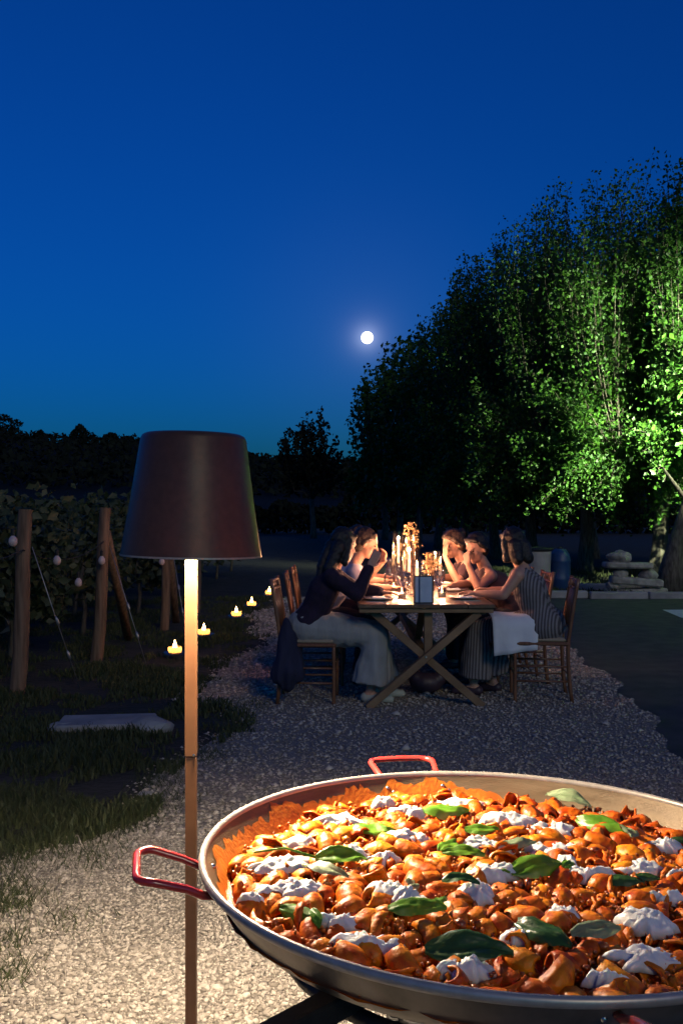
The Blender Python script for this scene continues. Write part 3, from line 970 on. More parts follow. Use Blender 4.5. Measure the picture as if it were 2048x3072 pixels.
# ------------------------------------------------------------------ tealights in the grass
def tealight(c, lb):
    rt = empty('tealight', c); rt.scale = (1.35,) * 3; tag(rt, lb, 'tealight', 'tealights along the path')
    MB().lathe([(.02, 0), (.06, .004), (.085, .018), (.088, .024), (.08, .02), (.03, .010), (.005, .009)], 20, caps=False).build('saucer', M['glass'], rt, smooth=True)
    MB().lathe([(.032, .010), (.036, .012), (.036, .03), (.033, .031), (.03, .028)], 16).build('candle', M['wax'], rt, smooth=True, angle=40)
    MB().lathe([(.034, .008), (.046, .02), (.050, .04), (.047, .062)], 20, caps=False).build('bloom_cup', M['bloom'], rt, smooth=True)  # cup added to widen the flame into a soft bloom
    MB().lathe([(.002, .030), (.013, .040), (.017, .057), (.011, .08), (.002, .11)], 10).build('flame', M['flame2'], rt, smooth=True)
    point_light('tealight_light', (0, 0, .085), GRASS_CANDLE_W, (1.0, .42, .13), .012, rt)
for i, (px, py) in enumerate(((525, 1975), (612, 1918), (709, 1860), (755, 1828), (808, 1793))):
    c = at(px, py, 0); c.z = .03
    tealight(c, 'lit tealight in the grass, %s from the lamp pole along the path' % ORD[i])

# ------------------------------------------------------------------ floor lamp
LY = 2.15
px_m = F / LY
lx = (574 - 1024) / px_m
zb, zt = H - (1667 - 1536) / px_m, H + (1536 - 1303) / px_m
rb, rtp = 419 / px_m / 2, 303 / px_m / 2
lamp = empty('floor_lamp', (lx, LY, 0)); tag(lamp, 'tall bronze floor lamp with a tapered round shade glowing beneath', 'floor lamp')
hs = zt - zb
prof = [(rb - .0025, 0), (rb, .002), (rb - (rb - rtp) * .45, hs * .45), (rtp + .004, hs * .955), (rtp, hs * .985), (rtp - .008, hs), (.004, hs + .001)]
prof_in = [(.004, hs - .006), (rtp - .010, hs - .006), (rtp - .004, hs * .96), (rb - (rb - rtp) * .45 - .004, hs * .45), (rb - .0035, .001)]
sh = MB().lathe(prof, 72, caps=False).build('lamp_shade', M['bronze'], lamp, smooth=True, angle=40, loc=(0, 0, zb), rot=(0, math.radians(1.2), 0))
MB().lathe(prof_in, 72, caps=False).build('shade_lining', M['shade_in'], sh, smooth=True, angle=40)
tm = MB().lathe([(rb - .0045, -.001), (rb + .0008, -.001), (rb + .0008, .003), (rb - .0045, .003)], 72, close=True).build('shade_edge_highlight', M['rim'], sh, smooth=True, angle=40)  # pale ring: lamp light on the bottom edge, put in as colour
zl = .088
MB().lathe([(.016, zl + .02), (.05, zl + .018), (.055, zl + .012), (.05, zl + .006), (.016, zl + .005)], 32, close=True).build('led_ring', M['led'], sh, smooth=True)
pw = 34 / px_m
zj = H - (2267 - 1536) / px_m
MB().box((0, 0, (zj + zb + zl + .03) / 2), (pw, pw, zb + zl + .03 - zj), None, .0025).build('upper_pole', M['pole'], lamp)
MB().box((0, 0, (zj - .001 + .012) / 2), (pw * .95, pw * .95, zj - .001 - .012), None, .002).build('lower_pole', M['pole'], lamp)
sc_ = MB().lathe([(.003, 0), (.003, .0015), (.001, .002)], 8).build('grub_screw', M['rivet'], lamp, loc=(pw * .3, -pw * .5, zj + .004), rot=(PI / 2, 0, 0))
MB().lathe([(.135, 0), (.135, .008), (.13, .012), (.02, .013)], 40).build('base_plate', M['pole'], lamp)
for k in range(3):
    a = 2 * PI * k / 3 + PI / 2
    point_light('lamp_light', (lx + .060 * math.cos(a), LY + .060 * math.sin(a), zb + zl - .004), LAMP_W / 3, (1.0, .80, .565), .022)

# ------------------------------------------------------------------ paella pan on its stand
PH = .56                       # eye above rim
PC = Vector((.4764 * PH, 2.8417 * PH, H - PH))
PR = .8766 * PH
pan = empty('paella_pan', PC); pan.rotation_euler = (-.0075, .0219, 0)
tag(pan, 'wide steel paella pan with red handles full of pasta', 'pan')
PM = Matrix.Translation(PC) @ Euler((-.0075, .0219, 0)).to_matrix().to_4x4()
RB, DB = PR * .905, .078       # bottom radius, depth
MB().lathe([(.002, -DB), (RB - .03, -DB), (RB - .008, -DB + .006), (RB + .004, -DB + .018), (PR - .010, -.012), (PR - .004, 0)], 128, caps=False).build('bowl_inside', M['steel'], pan, smooth=True, angle=50)
MB().lathe([(.002, -DB - .003), (RB - .029, -DB - .003), (RB - .005, -DB + .004), (RB + .008, -DB + .018), (PR - .006, -.012), (PR - .0005, 0)], 128, caps=False).build('bowl_outside', M['steel_out'], pan, smooth=True, angle=50)
rp = [(PR + .0060 * math.cos(a), -.002 + .0075 * math.sin(a)) for a in [2 * PI * k / 12 for k in range(12)]]
MB().lathe(rp, 128, close=True).build('rolled_rim', M['rim'], pan, smooth=True)
for deg in (103.5, 191.5, 283.5, 13.5):
    a = math.radians(deg)
    o_ = Vector((math.cos(a), math.sin(a), 0)); t_ = Vector((-math.sin(a), math.cos(a), 0))
    r0 = PR - .012
    path = []
    wroot, wtip, L, rc = .061, .071, .112, .026
    base = [(-wroot, -.004, -.022), (-wroot - .001, .014, -.020), (-wroot - .003, .04, -.008), (-wtip, L - rc, .006)]
    for k in range(1, 5):
        b_ = k / 5 * PI / 2
        base.append((-wtip + rc * (1 - math.cos(b_)), L - rc + rc * math.sin(b_), .007))
    base += [(-wtip + rc, L, .008), (0, L, .009)]
    base += [(-x, y, z) for (x, y, z) in reversed(base[:-1])]
    pts = [o_ * (r0 + y) + t_ * x + Vector((0, 0, z)) for (x, y, z) in base]
    hd = MB().tube(pts, .0066, 10).build('handle', M['red'], pan, smooth=True)
    for sx in (-1, 1):
        for dz, dx in ((-.022, 0), (-.030, -.012)):
            p = o_ * (PR - .013 + (dz + .012) * .62 - .001) + t_ * (sx * wroot + dx) + Vector((0, 0, dz))
            MB().ball(p, (.0048, .0048, .0048), n=10, m=6).build('rivet', M['rivet'], hd, smooth=True)

stand = empty('burner_stand', (PC.x, PC.y, 0)); tag(stand, 'black iron burner stand with splayed legs under the pan', 'stand')
zs = PC.z - DB - .024
SA = (225, 345, 105)
for k in range(3):
    a = math.radians(SA[k])
    e = Vector((math.cos(a), math.sin(a), 0))
    arm = MB().bar(e * .10 + Vector((0, 0, zs)), e * .54 + Vector((0, 0, zs - .012)), .036, .034, bev=.003).build('support_arm', M['black'], stand)
    MB().bar(e * .525 + Vector((0, 0, zs - .012)), e * .60 + Vector((0, 0, 0)), .034, .034, up=(-e.y, e.x, 0), bev=.003).build('leg', M['black'], stand)
for r_ in (.12, .24, .36):
    MB().tube([(r_ * math.cos(2 * PI * k / 40), r_ * math.sin(2 * PI * k / 40), zs - .03) for k in range(40)], .012, 8, closed=True).build('burner_ring', M['black'], stand, smooth=True)
for k in range(3):
    a, b_ = math.radians(SA[k]), math.radians(SA[(k + 1) % 3])
    MB().bar((math.cos(a) * .568, math.sin(a) * .568, .30), (math.cos(b_) * .568, math.sin(b_) * .568, .30), .022, .022).build('cross_rail', M['black'], stand)

# ---- food. heights in pan coordinates
def food_z(x, y):
    r = math.hypot(x, y) / (PR * .93)
    return -.050 + .020 * (1 - min(r, 1) ** 2) + .007 * noise.noise((x * 9, y * 9, 1)) + .004 * noise.noise((x * 25, y * 25, 4))
def on_food(px, py):
    z = PC.z - .035
    for k in range(3):
        p = at(px, py, z)
        l = PM.inverted() @ p
        z = PC.z + food_z(l.x, l.y) - .0219 * l.x - .0075 * l.y
    return Vector((l.x, l.y, food_z(l.x, l.y)))
FR = PR * .935
mb = MB(); P = []; NR, NA = 46, 150
for i in range(NR):
    for j in range(NA + 1):
        r = FR * (i / (NR - 1)) ** .75; a = 2 * PI * j / NA
        x, y = r * math.cos(a), r * math.sin(a)
        P.append((x, y, food_z(x, y) - .006 + .006 * noise.noise((x * 60, y * 60, 3)) + .004 * noise.noise((x * 130, y * 130, 8))))
mb.grid(P, NR, NA + 1)
o = mb.build('tomato_sauce', M['sauce'], smooth=True); o.matrix_world = PM
tag(o, 'chunky orange tomato sauce filling the pan beneath the pasta', 'sauce', kind='stuff')
# sauce left on the wall
mb = MB(); P = []; NA, NV = 420, 7
for j in range(NA):
    a = 2 * PI * j / NA
    amt = .008 + .036 * max(0, math.cos((a - math.radians(133)) * 1.25)) ** 2 * (abs(a - math.radians(133)) < 1.25) + .028 * max(0, math.cos((a - math.radians(96)) * 4)) ** 2 * (abs(a - math.radians(96)) < .39)
    amt += .020 * max(0, math.cos((a - math.radians(190)) * 1.5)) ** 2 * (abs(a - math.radians(190)) < 1.0)
    amt *= .70 + 1.0 * abs(noise.noise((a * 5, 2, 2))) + .30 * noise.noise((a * 17, 1, 2)) + .22 * noise.noise((a * 55, 3, 2)) + .12 * noise.noise((a * 130, 5, 2))
    for i in range(NV):
        z = -.062 + min(amt + .006, .058) * i / (NV - 1)
        rr_ = RB + .004 + (PR - .010 - RB - .004) * (z + DB - .018) / (DB - .030) - .0020
        P.append((rr_ * math.cos(a), rr_ * math.sin(a), z))
P += P[:NV]
mb.grid(P, NA + 1, NV)
o = mb.build('sauce_smear', M['smear'], smooth=True); o.matrix_world = PM
tag(o, 'orange sauce smeared up the inner wall of the pan', 'sauce', kind='stuff')
# meat crumbs
rs_ = np.random.RandomState(44)
bm = bmesh.new(); bmesh.ops.create_uvsphere(bm, u_segments=5, v_segments=3, radius=1); bmesh.ops.triangulate(bm, faces=bm.faces[:]); bm.verts.index_update()
bv = np.array([v.co[:] for v in bm.verts]); bf = np.array([[v.index for v in f.verts] for f in bm.faces]); bm.free()
N = 5200
rr_ = FR * .97 * np.sqrt(rs_.rand(N)); aa = rs_.rand(N) * 2 * PI
cx, cy = rr_ * np.cos(aa), rr_ * np.sin(aa)
cz = np.array([food_z(x, y) for x, y in zip(cx, cy)]) + rs_.uniform(.000, .018, N)
s = .0030 * rs_.lognormal(0, .4, N)
V = bv[None] * (1 + .25 * rs_.randn(N, len(bv), 1)) * s[:, None, None] * rs_.uniform(.7, 1.4, (N, 1, 3)) + np.stack([cx, cy, cz], 1)[:, None]
me = npmesh('ragu_crumbs', V.reshape(-1, 3), (bf[None] + (np.arange(N) * len(bv))[:, None, None]).reshape(-1, 3), smooth=True)
o = link('ragu_crumbs', me, M['crumb']); o.matrix_world = PM
tag(o, 'small glistening crumbs of meat sauce over the pasta', 'meat sauce', kind='stuff')

def pasta_mesh(seed, L, R, wrap, pinch, bend):
    rr = random.Random(seed)
    nu, nv = 7, 8
    outer, inner = [], []
    for i in range(nu):
        u = -1 + 2 * i / (nu - 1)
        r = R * (1 - pinch * u * u) * (1 + .08 * rr.uniform(-1, 1))
        for j in range(nv):
            v = -1 + 2 * j / (nv - 1)
            a = v * wrap + PI / 2
            x = u * L * (1 - .10 * abs(v))
            zc = bend * u * u
            n_ = 1 + .07 * noise.noise((u * 2 + seed, v * 2, seed))
            outer.append((x, r * math.cos(a) * n_, r * math.sin(a) * n_ - zc))
            ri = max(r - .0030, .001)
            inner.append((x * .97, ri * math.cos(a) * n_, ri * math.sin(a) * n_ - zc - .0004))
    vs = outer + inner
    n0 = nu * nv
    fs = []
    for i in range(nu - 1):
        for j in range(nv - 1):
            k = i * nv + j
            fs.append((k, k + 1, k + nv + 1, k + nv))
            fs.append((n0 + k, n0 + k + nv, n0 + k + nv + 1, n0 + k + 1))
    for i in range(nu - 1):
        for j in (0, nv - 1):
            k, k2 = i * nv + j, (i + 1) * nv + j
            fs.append((k, k2, n0 + k2, n0 + k) if j == 0 else (k, n0 + k, n0 + k2, k2))
    for j in range(nv - 1):
        for i in (0, nu - 1):
            k, k2 = i * nv + j, i * nv + j + 1
            fs.append((k, n0 + k, n0 + k2, k2) if i == 0 else (k, k2, n0 + k2, n0 + k))
    me = bpy.data.meshes.new('pasta_shell')
    me.from_pydata(vs, [], fs)
    me.polygons.foreach_set('use_smooth', np.ones(len(me.polygons), dtype=bool))
    me.materials.append(M['pasta'])
    return me
PMESH = [pasta_mesh(k, *a) for k, a in enumerate(((.024, .0150, 2.15, .45, .006), (.021, .0160, 2.4, .30, .002), (.026, .0135, 1.9, .40, .009), (.020, .0155, 2.6, .55, .004), (.023, .0145, 2.0, .2, .004)))]
pr = random.Random(99)
spots = []
tries = 0
while len(spots) < 400 and tries < 60000:
    tries += 1
    r = (PR * .885) * math.sqrt(pr.random()); a = pr.uniform(0, 2 * PI)
    x, y = r * math.cos(a), r * math.sin(a)
    if all((x - q[0]) ** 2 + (y - q[1]) ** 2 > .0268 ** 2 for q in spots): spots.append((x, y))
spots.sort(key=lambda q: (PM @ Vector((q[0], q[1], 0))).y + .15 * abs((PM @ Vector((q[0], q[1], 0))).x))
rest = MB()
for i, (x, y) in enumerate(spots):
    z = food_z(x, y) + pr.uniform(-.002, .009)
    R_ = Euler((pr.gauss(0, .9) + (PI if pr.random() < .3 else 0), pr.gauss(0, .45), pr.uniform(0, 2 * PI)))
    s = pr.uniform(1.08, 1.55)
    mw = PM @ Matrix.LocRotScale(Vector((x, y, z)), R_, Vector((s, s, s)))
    me = PMESH[i % 5]
    if i < 300:
        o = link('pasta_shell', me); o.matrix_world = mw
        tag(o, 'sauce-coated orange pasta shell lying in the pan', 'pasta', 'pasta shells in the pan')
    else:
        rest.add([mw @ v.co for v in me.vertices], [tuple(p.vertices) for p in me.polygons])
tag(rest.build('more_pasta', M['pasta'], smooth=True), 'more orange pasta shells towards the far side of the pan', 'pasta', kind='stuff')

# burrata: torn white pieces
BUR = [(1020,2492,105,34),(855,2627,150,66),(879,2712,135,62),(908,2557,95,38),(1046,2597,95,30),(1225,2551,105,38),(1143,2610,75,26),(1155,2708,100,62),(1228,2738,70,60),
       (1020,2800,95,36),(1114,2874,150,56),(756,2738,60,26),(1368,2440,115,42),(1232,2467,75,26),(1514,2494,112,32),(1665,2516,100,32),(1454,2570,125,38),(1470,2658,115,40),
       (1660,2578,120,38),(1700,2620,40,50),(1763,2662,92,34),(1903,2640,110,64),(1985,2570,90,34),(1433,2720,75,56),(1546,2842,70,52),(1690,2780,66,50),(1941,2806,130,76),
       (1950,2912,170,62),(1817,2979,90,30),(1390,2955,120,26),(1995,2724,80,34),(2040,2660,60,30),(1150,2440,50,16)]
for i, (px, py, w, h) in enumerate(BUR):
    l = on_food(px, py)
    wp = PM @ l
    sc = F / wp.y
    W_ = w / sc / 2 * 1.36
    # seen at a slant: rows cover depth and some height
    D_ = max(h / sc / 2 / .52 * .8, W_ * .45)
    off = Vector((i * 7.3, 1.7 * i, 0))
    ns, nr_ = 40, 12
    hgt = .0085 + .003 * (i % 3)
    vs = [(0, 0, hgt)]
    for ir in range(1, nr_ + 1):
        for ia in range(ns):
            th = 2 * PI * ia / ns; rho = ir / nr_
            d = Vector((math.cos(th), math.sin(th), 0))
            out = max(.35, 1.05 + .60 * noise.noise(d * 1.1 + off) + .55 * noise.noise(d * 2.4 + off) + .32 * noise.noise(d * 5.5 + off))
            x, y = d.x * rho * out * W_, d.y * rho * out * D_
            z = hgt * max(0, 1 - rho ** 3) ** .6 - .008 * rho ** 6
            z += (.0080 * noise.noise((x * 50 + i, y * 50, i)) + .0050 * noise.noise((x * 120, y * 120 + i, i)) + .0028 * noise.noise((x * 320, y * 140, i))) * (1.15 - rho ** 3)
            vs.append((x, y, z))
    fs_b = [(0, 1 + k, 1 + (k + 1) % ns) for k in range(ns)]
    for ir in range(nr_ - 1):
        for k in range(ns):
            k2 = (k + 1) % ns
            fs_b.append((1 + ir * ns + k, 1 + (ir + 1) * ns + k, 1 + (ir + 1) * ns + k2, 1 + ir * ns + k2))
    fs_b.append(tuple(1 + (nr_ - 1) * ns + k for k in range(ns - 1, -1, -1)))
    me = bpy.data.meshes.new('burrata_piece'); me.from_pydata(vs, [], fs_b)
    me.polygons.foreach_set('use_smooth', np.ones(len(me.polygons), dtype=bool))
    o = link('burrata_piece', me, M['burrata'])
    o.matrix_world = PM @ Matrix.LocRotScale(l + Vector((0, 0, .0165)), Euler((pr.gauss(.06, .08), pr.gauss(0, .08), pr.uniform(-.25, .25))), None)
    tag(o, 'torn piece of white burrata melting on the pasta', 'burrata', 'burrata pieces on the pasta')

def leaf_mesh(name, L, W, arch, fold, curl, seed, stem=0.0):
    rr = random.Random(seed)
    nu, nv = 15, 9
    rr0, rr1, rr2 = rr.random(), rr.random(), rr.random()
    P = []
    for i in range(nu):
        u = i / (nu - 1)
        w = W * (math.sin(PI * min(u * .92 + .05, 1)) ** .75) * (1 - .25 * u)
        for j in range(nv):
            v = -1 + 2 * j / (nv - 1)
            x = (u - .5) * L
            y = v * w
            z = arch * (1 - (2 * u - 1) ** 2) + fold * abs(v) * w - curl * v * v * w + .34 * W * noise.noise((u * 2.8, v * 1.8, seed)) - .035 * W * math.cos(u * 30 - abs(v) * 5) * (abs(v) > .1)
            tw = (rr0 - .5) * 1.7 * (u - .5) + (rr1 - .5) * .5
            y, z = y * math.cos(tw) - z * math.sin(tw), y * math.sin(tw) + z * math.cos(tw)
            y += (rr2 - .5) * .5 * W * math.sin(PI * u)
            P.append((x, y, z))
    mb = MB().grid(P, nu, nv)
    if stem:
        mb.tube([(-.5 * L, 0, 0), (-.5 * L - stem * .5, .15 * stem, .004), (-.5 * L - stem, .05 * stem, 0)], [.0022, .0020, .0016], 6)
    return mb.mesh(name, smooth=True)
# px, py, length px, heading (deg, 0 = to the right, 90 = away), roll, pitch, material, stem
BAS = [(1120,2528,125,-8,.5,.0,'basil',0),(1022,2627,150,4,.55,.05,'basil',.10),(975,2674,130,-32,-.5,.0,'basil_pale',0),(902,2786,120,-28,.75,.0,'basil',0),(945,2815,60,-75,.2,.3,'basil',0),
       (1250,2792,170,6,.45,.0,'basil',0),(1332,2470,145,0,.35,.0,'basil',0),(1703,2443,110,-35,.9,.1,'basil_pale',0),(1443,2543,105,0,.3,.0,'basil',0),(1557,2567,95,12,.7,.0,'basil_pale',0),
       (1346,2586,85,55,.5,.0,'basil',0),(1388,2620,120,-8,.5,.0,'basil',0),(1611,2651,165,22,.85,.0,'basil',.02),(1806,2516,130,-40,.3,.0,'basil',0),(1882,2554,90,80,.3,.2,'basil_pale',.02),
       (2028,2563,80,-10,.4,.0,'basil_shaded',0),(1866,2694,115,-10,.4,.0,'basil_shaded',0),(1380,2711,110,-5,.3,.0,'basil_shaded',0),(1233,2700,70,70,.9,.3,'basil_pale',0),(1627,2862,150,-50,.5,.0,'basil_shaded',0),
       (1784,2862,150,16,.6,.0,'basil_pale',0),(1405,2912,250,-6,.85,.0,'basil_shaded',0),(1316,2760,55,45,.4,.0,'basil',0),(1940,2690,60,-20,.3,0,'basil_shaded',0),(1700,2640,60,60,.3,.1,'basil',0)]
for i, (px, py, Lp, hd_, roll, pit, mm, stem) in enumerate(BAS):
    l = on_food(px, py)
    sc = F / (PM @ l).y
    L = Lp / sc * (1 + .5 * abs(math.sin(math.radians(hd_))))
    me = leaf_mesh('basil_leaf', L, L * .245, L * (.05 + .06 * ((i * 7) % 5) / 5), .35 + .5 * ((i * 37) % 10) / 10, .55 + .5 * ((i * 53) % 10) / 10, i, stem)
    o = link('basil_leaf', me, M[mm])
    o.matrix_world = PM @ Matrix.LocRotScale(l + Vector((0, 0, .024 + .004 * (i % 3))), Euler((roll * .55, pit, math.radians(hd_)), 'XYZ'), None)
    if Lp == 250: lb, gp = 'large basil leaf against the rim with its shade put into the colour', None
    elif i == 1: lb, gp = 'bright basil leaf with a long curved stem on white burrata', None
    elif i == 7: lb, gp = 'pale triangular basil leaf tilted up beside the bare steel wall', None
    elif mm == 'basil_pale': lb, gp = 'pale basil leaf showing its underside on the pasta', 'pale basil leaves'
    elif mm == 'basil_shaded': lb, gp = 'basil leaf with shade put into its colour, away from the lamp', 'shade-coloured basil leaves'
    else: lb, gp = 'bright green basil leaf lying on the pasta', 'green basil leaves'
    tag(o, lb, 'basil', gp)

# ------------------------------------------------------------------ dining table
TX, TY0, TY1, TZ = .61, 6.93, 9.95, .757
tb_ = empty('dining_table', (TX, TY0, 0)); tag(tb_, 'long wooden dining table on crossed trestle legs laid for dinner', 'table')
TW, TL = .985, TY1 - TY0
nw = TW / 5
for k in range(5):
    MB().box((-TW / 2 + nw * (k + .5), TL / 2 + .004 * (k % 2), TZ - .014), (nw - .004, TL, .028), None, .003).build('plank', M['oak_top'], tb_)
for y in (.05, TL - .05):
    MB().box((0, y, TZ - .046), (TW - .02, .05, .034), None, .003).build('end_rail', M['oak'], tb_)
for x in (-.42, .42):
    MB().box((x, TL / 2, TZ - .055), (.03, TL - .16, .05)).build('side_rail', M['oak'], tb_)
for y in (.09, TL - .09):
    zt_ = TZ - .030
    a = MB().bar((-.42, y, .0), (.385, y, zt_ - .034), .055, .075, up=(0, 1, 0), bev=.004).build('trestle_brace', M['oak'], tb_)
    MB().bar((.42, y + .058, .0), (-.385, y + .058, zt_ - .034), .055, .075, up=(0, 1, 0), bev=.004).build('trestle_brace', M['oak'], tb_)
    MB().box((.02, y + .03, .55), (.06, .05, .33), None, .004).build('centre_post', M['oak'], tb_)
    MB().tube([(0, y - .034, .372), (0, y - .040, .372)], [.012, .010], 8).build('bolt', M['rivet'], a)
MB().box((0, TL / 2, .37), (.05, TL - .36, .07), None, .004).build('stretcher', M['oak'], tb_)
for y, zz in ((.30, 0), (TL - .30, 0)):
    MB().bar((0, y + .55, .40), (0, y + .03, TZ - .05), .04, .05, up=(1, 0, 0)).build('knee_brace', M['oak'], tb_)

# ------------------------------------------------------------------ chairs
def make_chair():
    rt = empty('dining_chair')
    w, d, sz = .20, .20, .44
    def tl(pts, r, name, n=8):
        MB().tube(pts, r, n).build(name, M['chair'], rt, smooth=True)
    def turned(a, b, r, k=9):
        a, b = Vector(a), Vector(b)
        ps, rs = [], []
        for i in range(k * 2 + 1):
            t = i / (k * 2)
            ps.append(a.lerp(b, t)); rs.append(r * (1.18 if i % 6 == 3 else 1.0))
        return ps, rs
    for s in (-1, 1):
        p, r = turned((d - .01, s * (w - .01), 0), (d - .01, s * (w - .01), sz - .01), .0135)
        tl(p, r, 'front_leg')
        ps = [(-d - .03, s * (w - .02), 0), (-d + .005, s * (w - .02), sz * .5), (-d, s * (w - .02), sz), (-d - .03, s * (w - .02), .68), (-d - .075, s * (w - .02), .925)]
        q = [bez(Vector(ps[0]), Vector(ps[1]), Vector(ps[2]), i / 6) for i in range(7)] + [bez(Vector(ps[2]), Vector(ps[3]), Vector(ps[4]), i / 8) for i in range(1, 9)]
        tl(q, [.0145 * (1.15 if i % 4 == 2 else 1) for i in range(15)], 'back_post')
        for z in (.16, .27):
            tl([(d - .01, s * (w - .012), z), (-d - .012, s * (w - .02), z)], .008, 'side_rung', 6)
    for z in (.20, .30): tl([(d - .01, -w + .01, z), (d - .01, w - .01, z)], .008, 'front_rung', 6)
    tl([(-d - .01, -w + .02, .20), (-d - .01, w - .02, .20)], .008, 'back_rung', 6)
    MB().box((0, 0, sz), (.415, .41, .026), None, .008).build('seat', M['chair'], rt)
    MB().box((0, 0, sz + .026), (.37, .37, .028), None, .011).build('cushion', M['cushion'], rt, smooth=True, angle=60)
    for z, x in ((.905, -.068), (.845, -.056), (.56, -.010)):
        tl([(-d + x, -w + .02, z), (-d + x - .012, 0, z), (-d + x, w - .02, z)], .010, 'back_rail', 6)
    for k in range(6):
        y = -.125 + .05 * k
        tl([(-d - .018, y, .56), (-d - .032, y, .70), (-d - .066, y, .845)], .007, 'spindle', 6)
    for k in range(5):
        y = -.10 + .05 * k
        tl([(-d - .068, y, .845), (-d - .078, y, .905)], .006, 'spindle', 6)
    return rt
chair0 = make_chair()
CH = [(-.235, 7.30, -.06, 'dark wooden chair holding the guest in a pale grey skirt'),
      (-.19, 8.06, .02, 'dark wooden chair holding the guest in a lilac shirt'),
      (-.17, 8.84, -.03, 'dark wooden chair holding the guest in a pink top'),
      (1.50, 7.38, PI - .10, 'dark wooden chair holding the guest in a striped dress'),
      (1.46, 8.12, PI + .04, 'dark wooden chair holding the guest resting chin on hand'),
      (1.44, 8.86, PI, 'dark wooden chair holding the guest shading the face with a hand')]
for i, (x, y, a, lb) in enumerate(CH):
    o = chair0 if i == 0 else copy_tree(chair0)
    o.location = (x, y, 0); o.rotation_euler = (0, 0, a)
    tag(o, lb, 'chair', 'chairs at the table')

# ------------------------------------------------------------------ people
def frame(f, u):
    f = Vector(f).normalized(); u = Vector(u)
    s = u.cross(f).normalized()
    u = f.cross(s)
    return Matrix((f, s, u)).transposed()
def add_hand(mb, wrist, d, n, side, curl=.5, s=1.0):
    """palm plus four fingers and a thumb; d = towards the fingertips, n = out of the palm"""
    d = Vector(d).normalized(); n = Vector(n)
    n = (n - d * n.dot(d)).normalized()
    l = d.cross(n) * side
    w = Vector(wrist)
    for k in range(4):
        t = -1.5 + k
        mb.capsule(w + d * .012 * s + l * t * .012 * s, .0125 * s, w + d * .085 * s + l * t * .0205 * s, .0105 * s, 8)
    Ls = (.066, .078, .073, .056)
    for k in range(4):
        t = 1.5 - k
        p = w + d * .088 * s + l * t * .0215 * s
        dd = (d + l * t * .05).normalized()
        seg = Ls[k] * s * .40
        ang = 0
        for j in range(3):
            ang += curl * (.55 + .25 * j)
            v = dd * math.cos(ang) + n * math.sin(ang)
            q = p + v * seg
            mb.capsule(p, (.0085 - .0009 * j) * s, q, (.0078 - .0009 * j) * s, 8)
            p = q; seg *= .80
    p = w + d * .022 * s + l * .030 * s
    q = p + (d * .6 + l * .7 + n * .35).normalized() * .042 * s
    r_ = q + (d * .85 + l * .15 + n * .45).normalized() * .033 * s
    mb.capsule(p, .0125 * s, q, .0100 * s, 8).capsule(q, .0098 * s, r_, .0080 * s, 8)

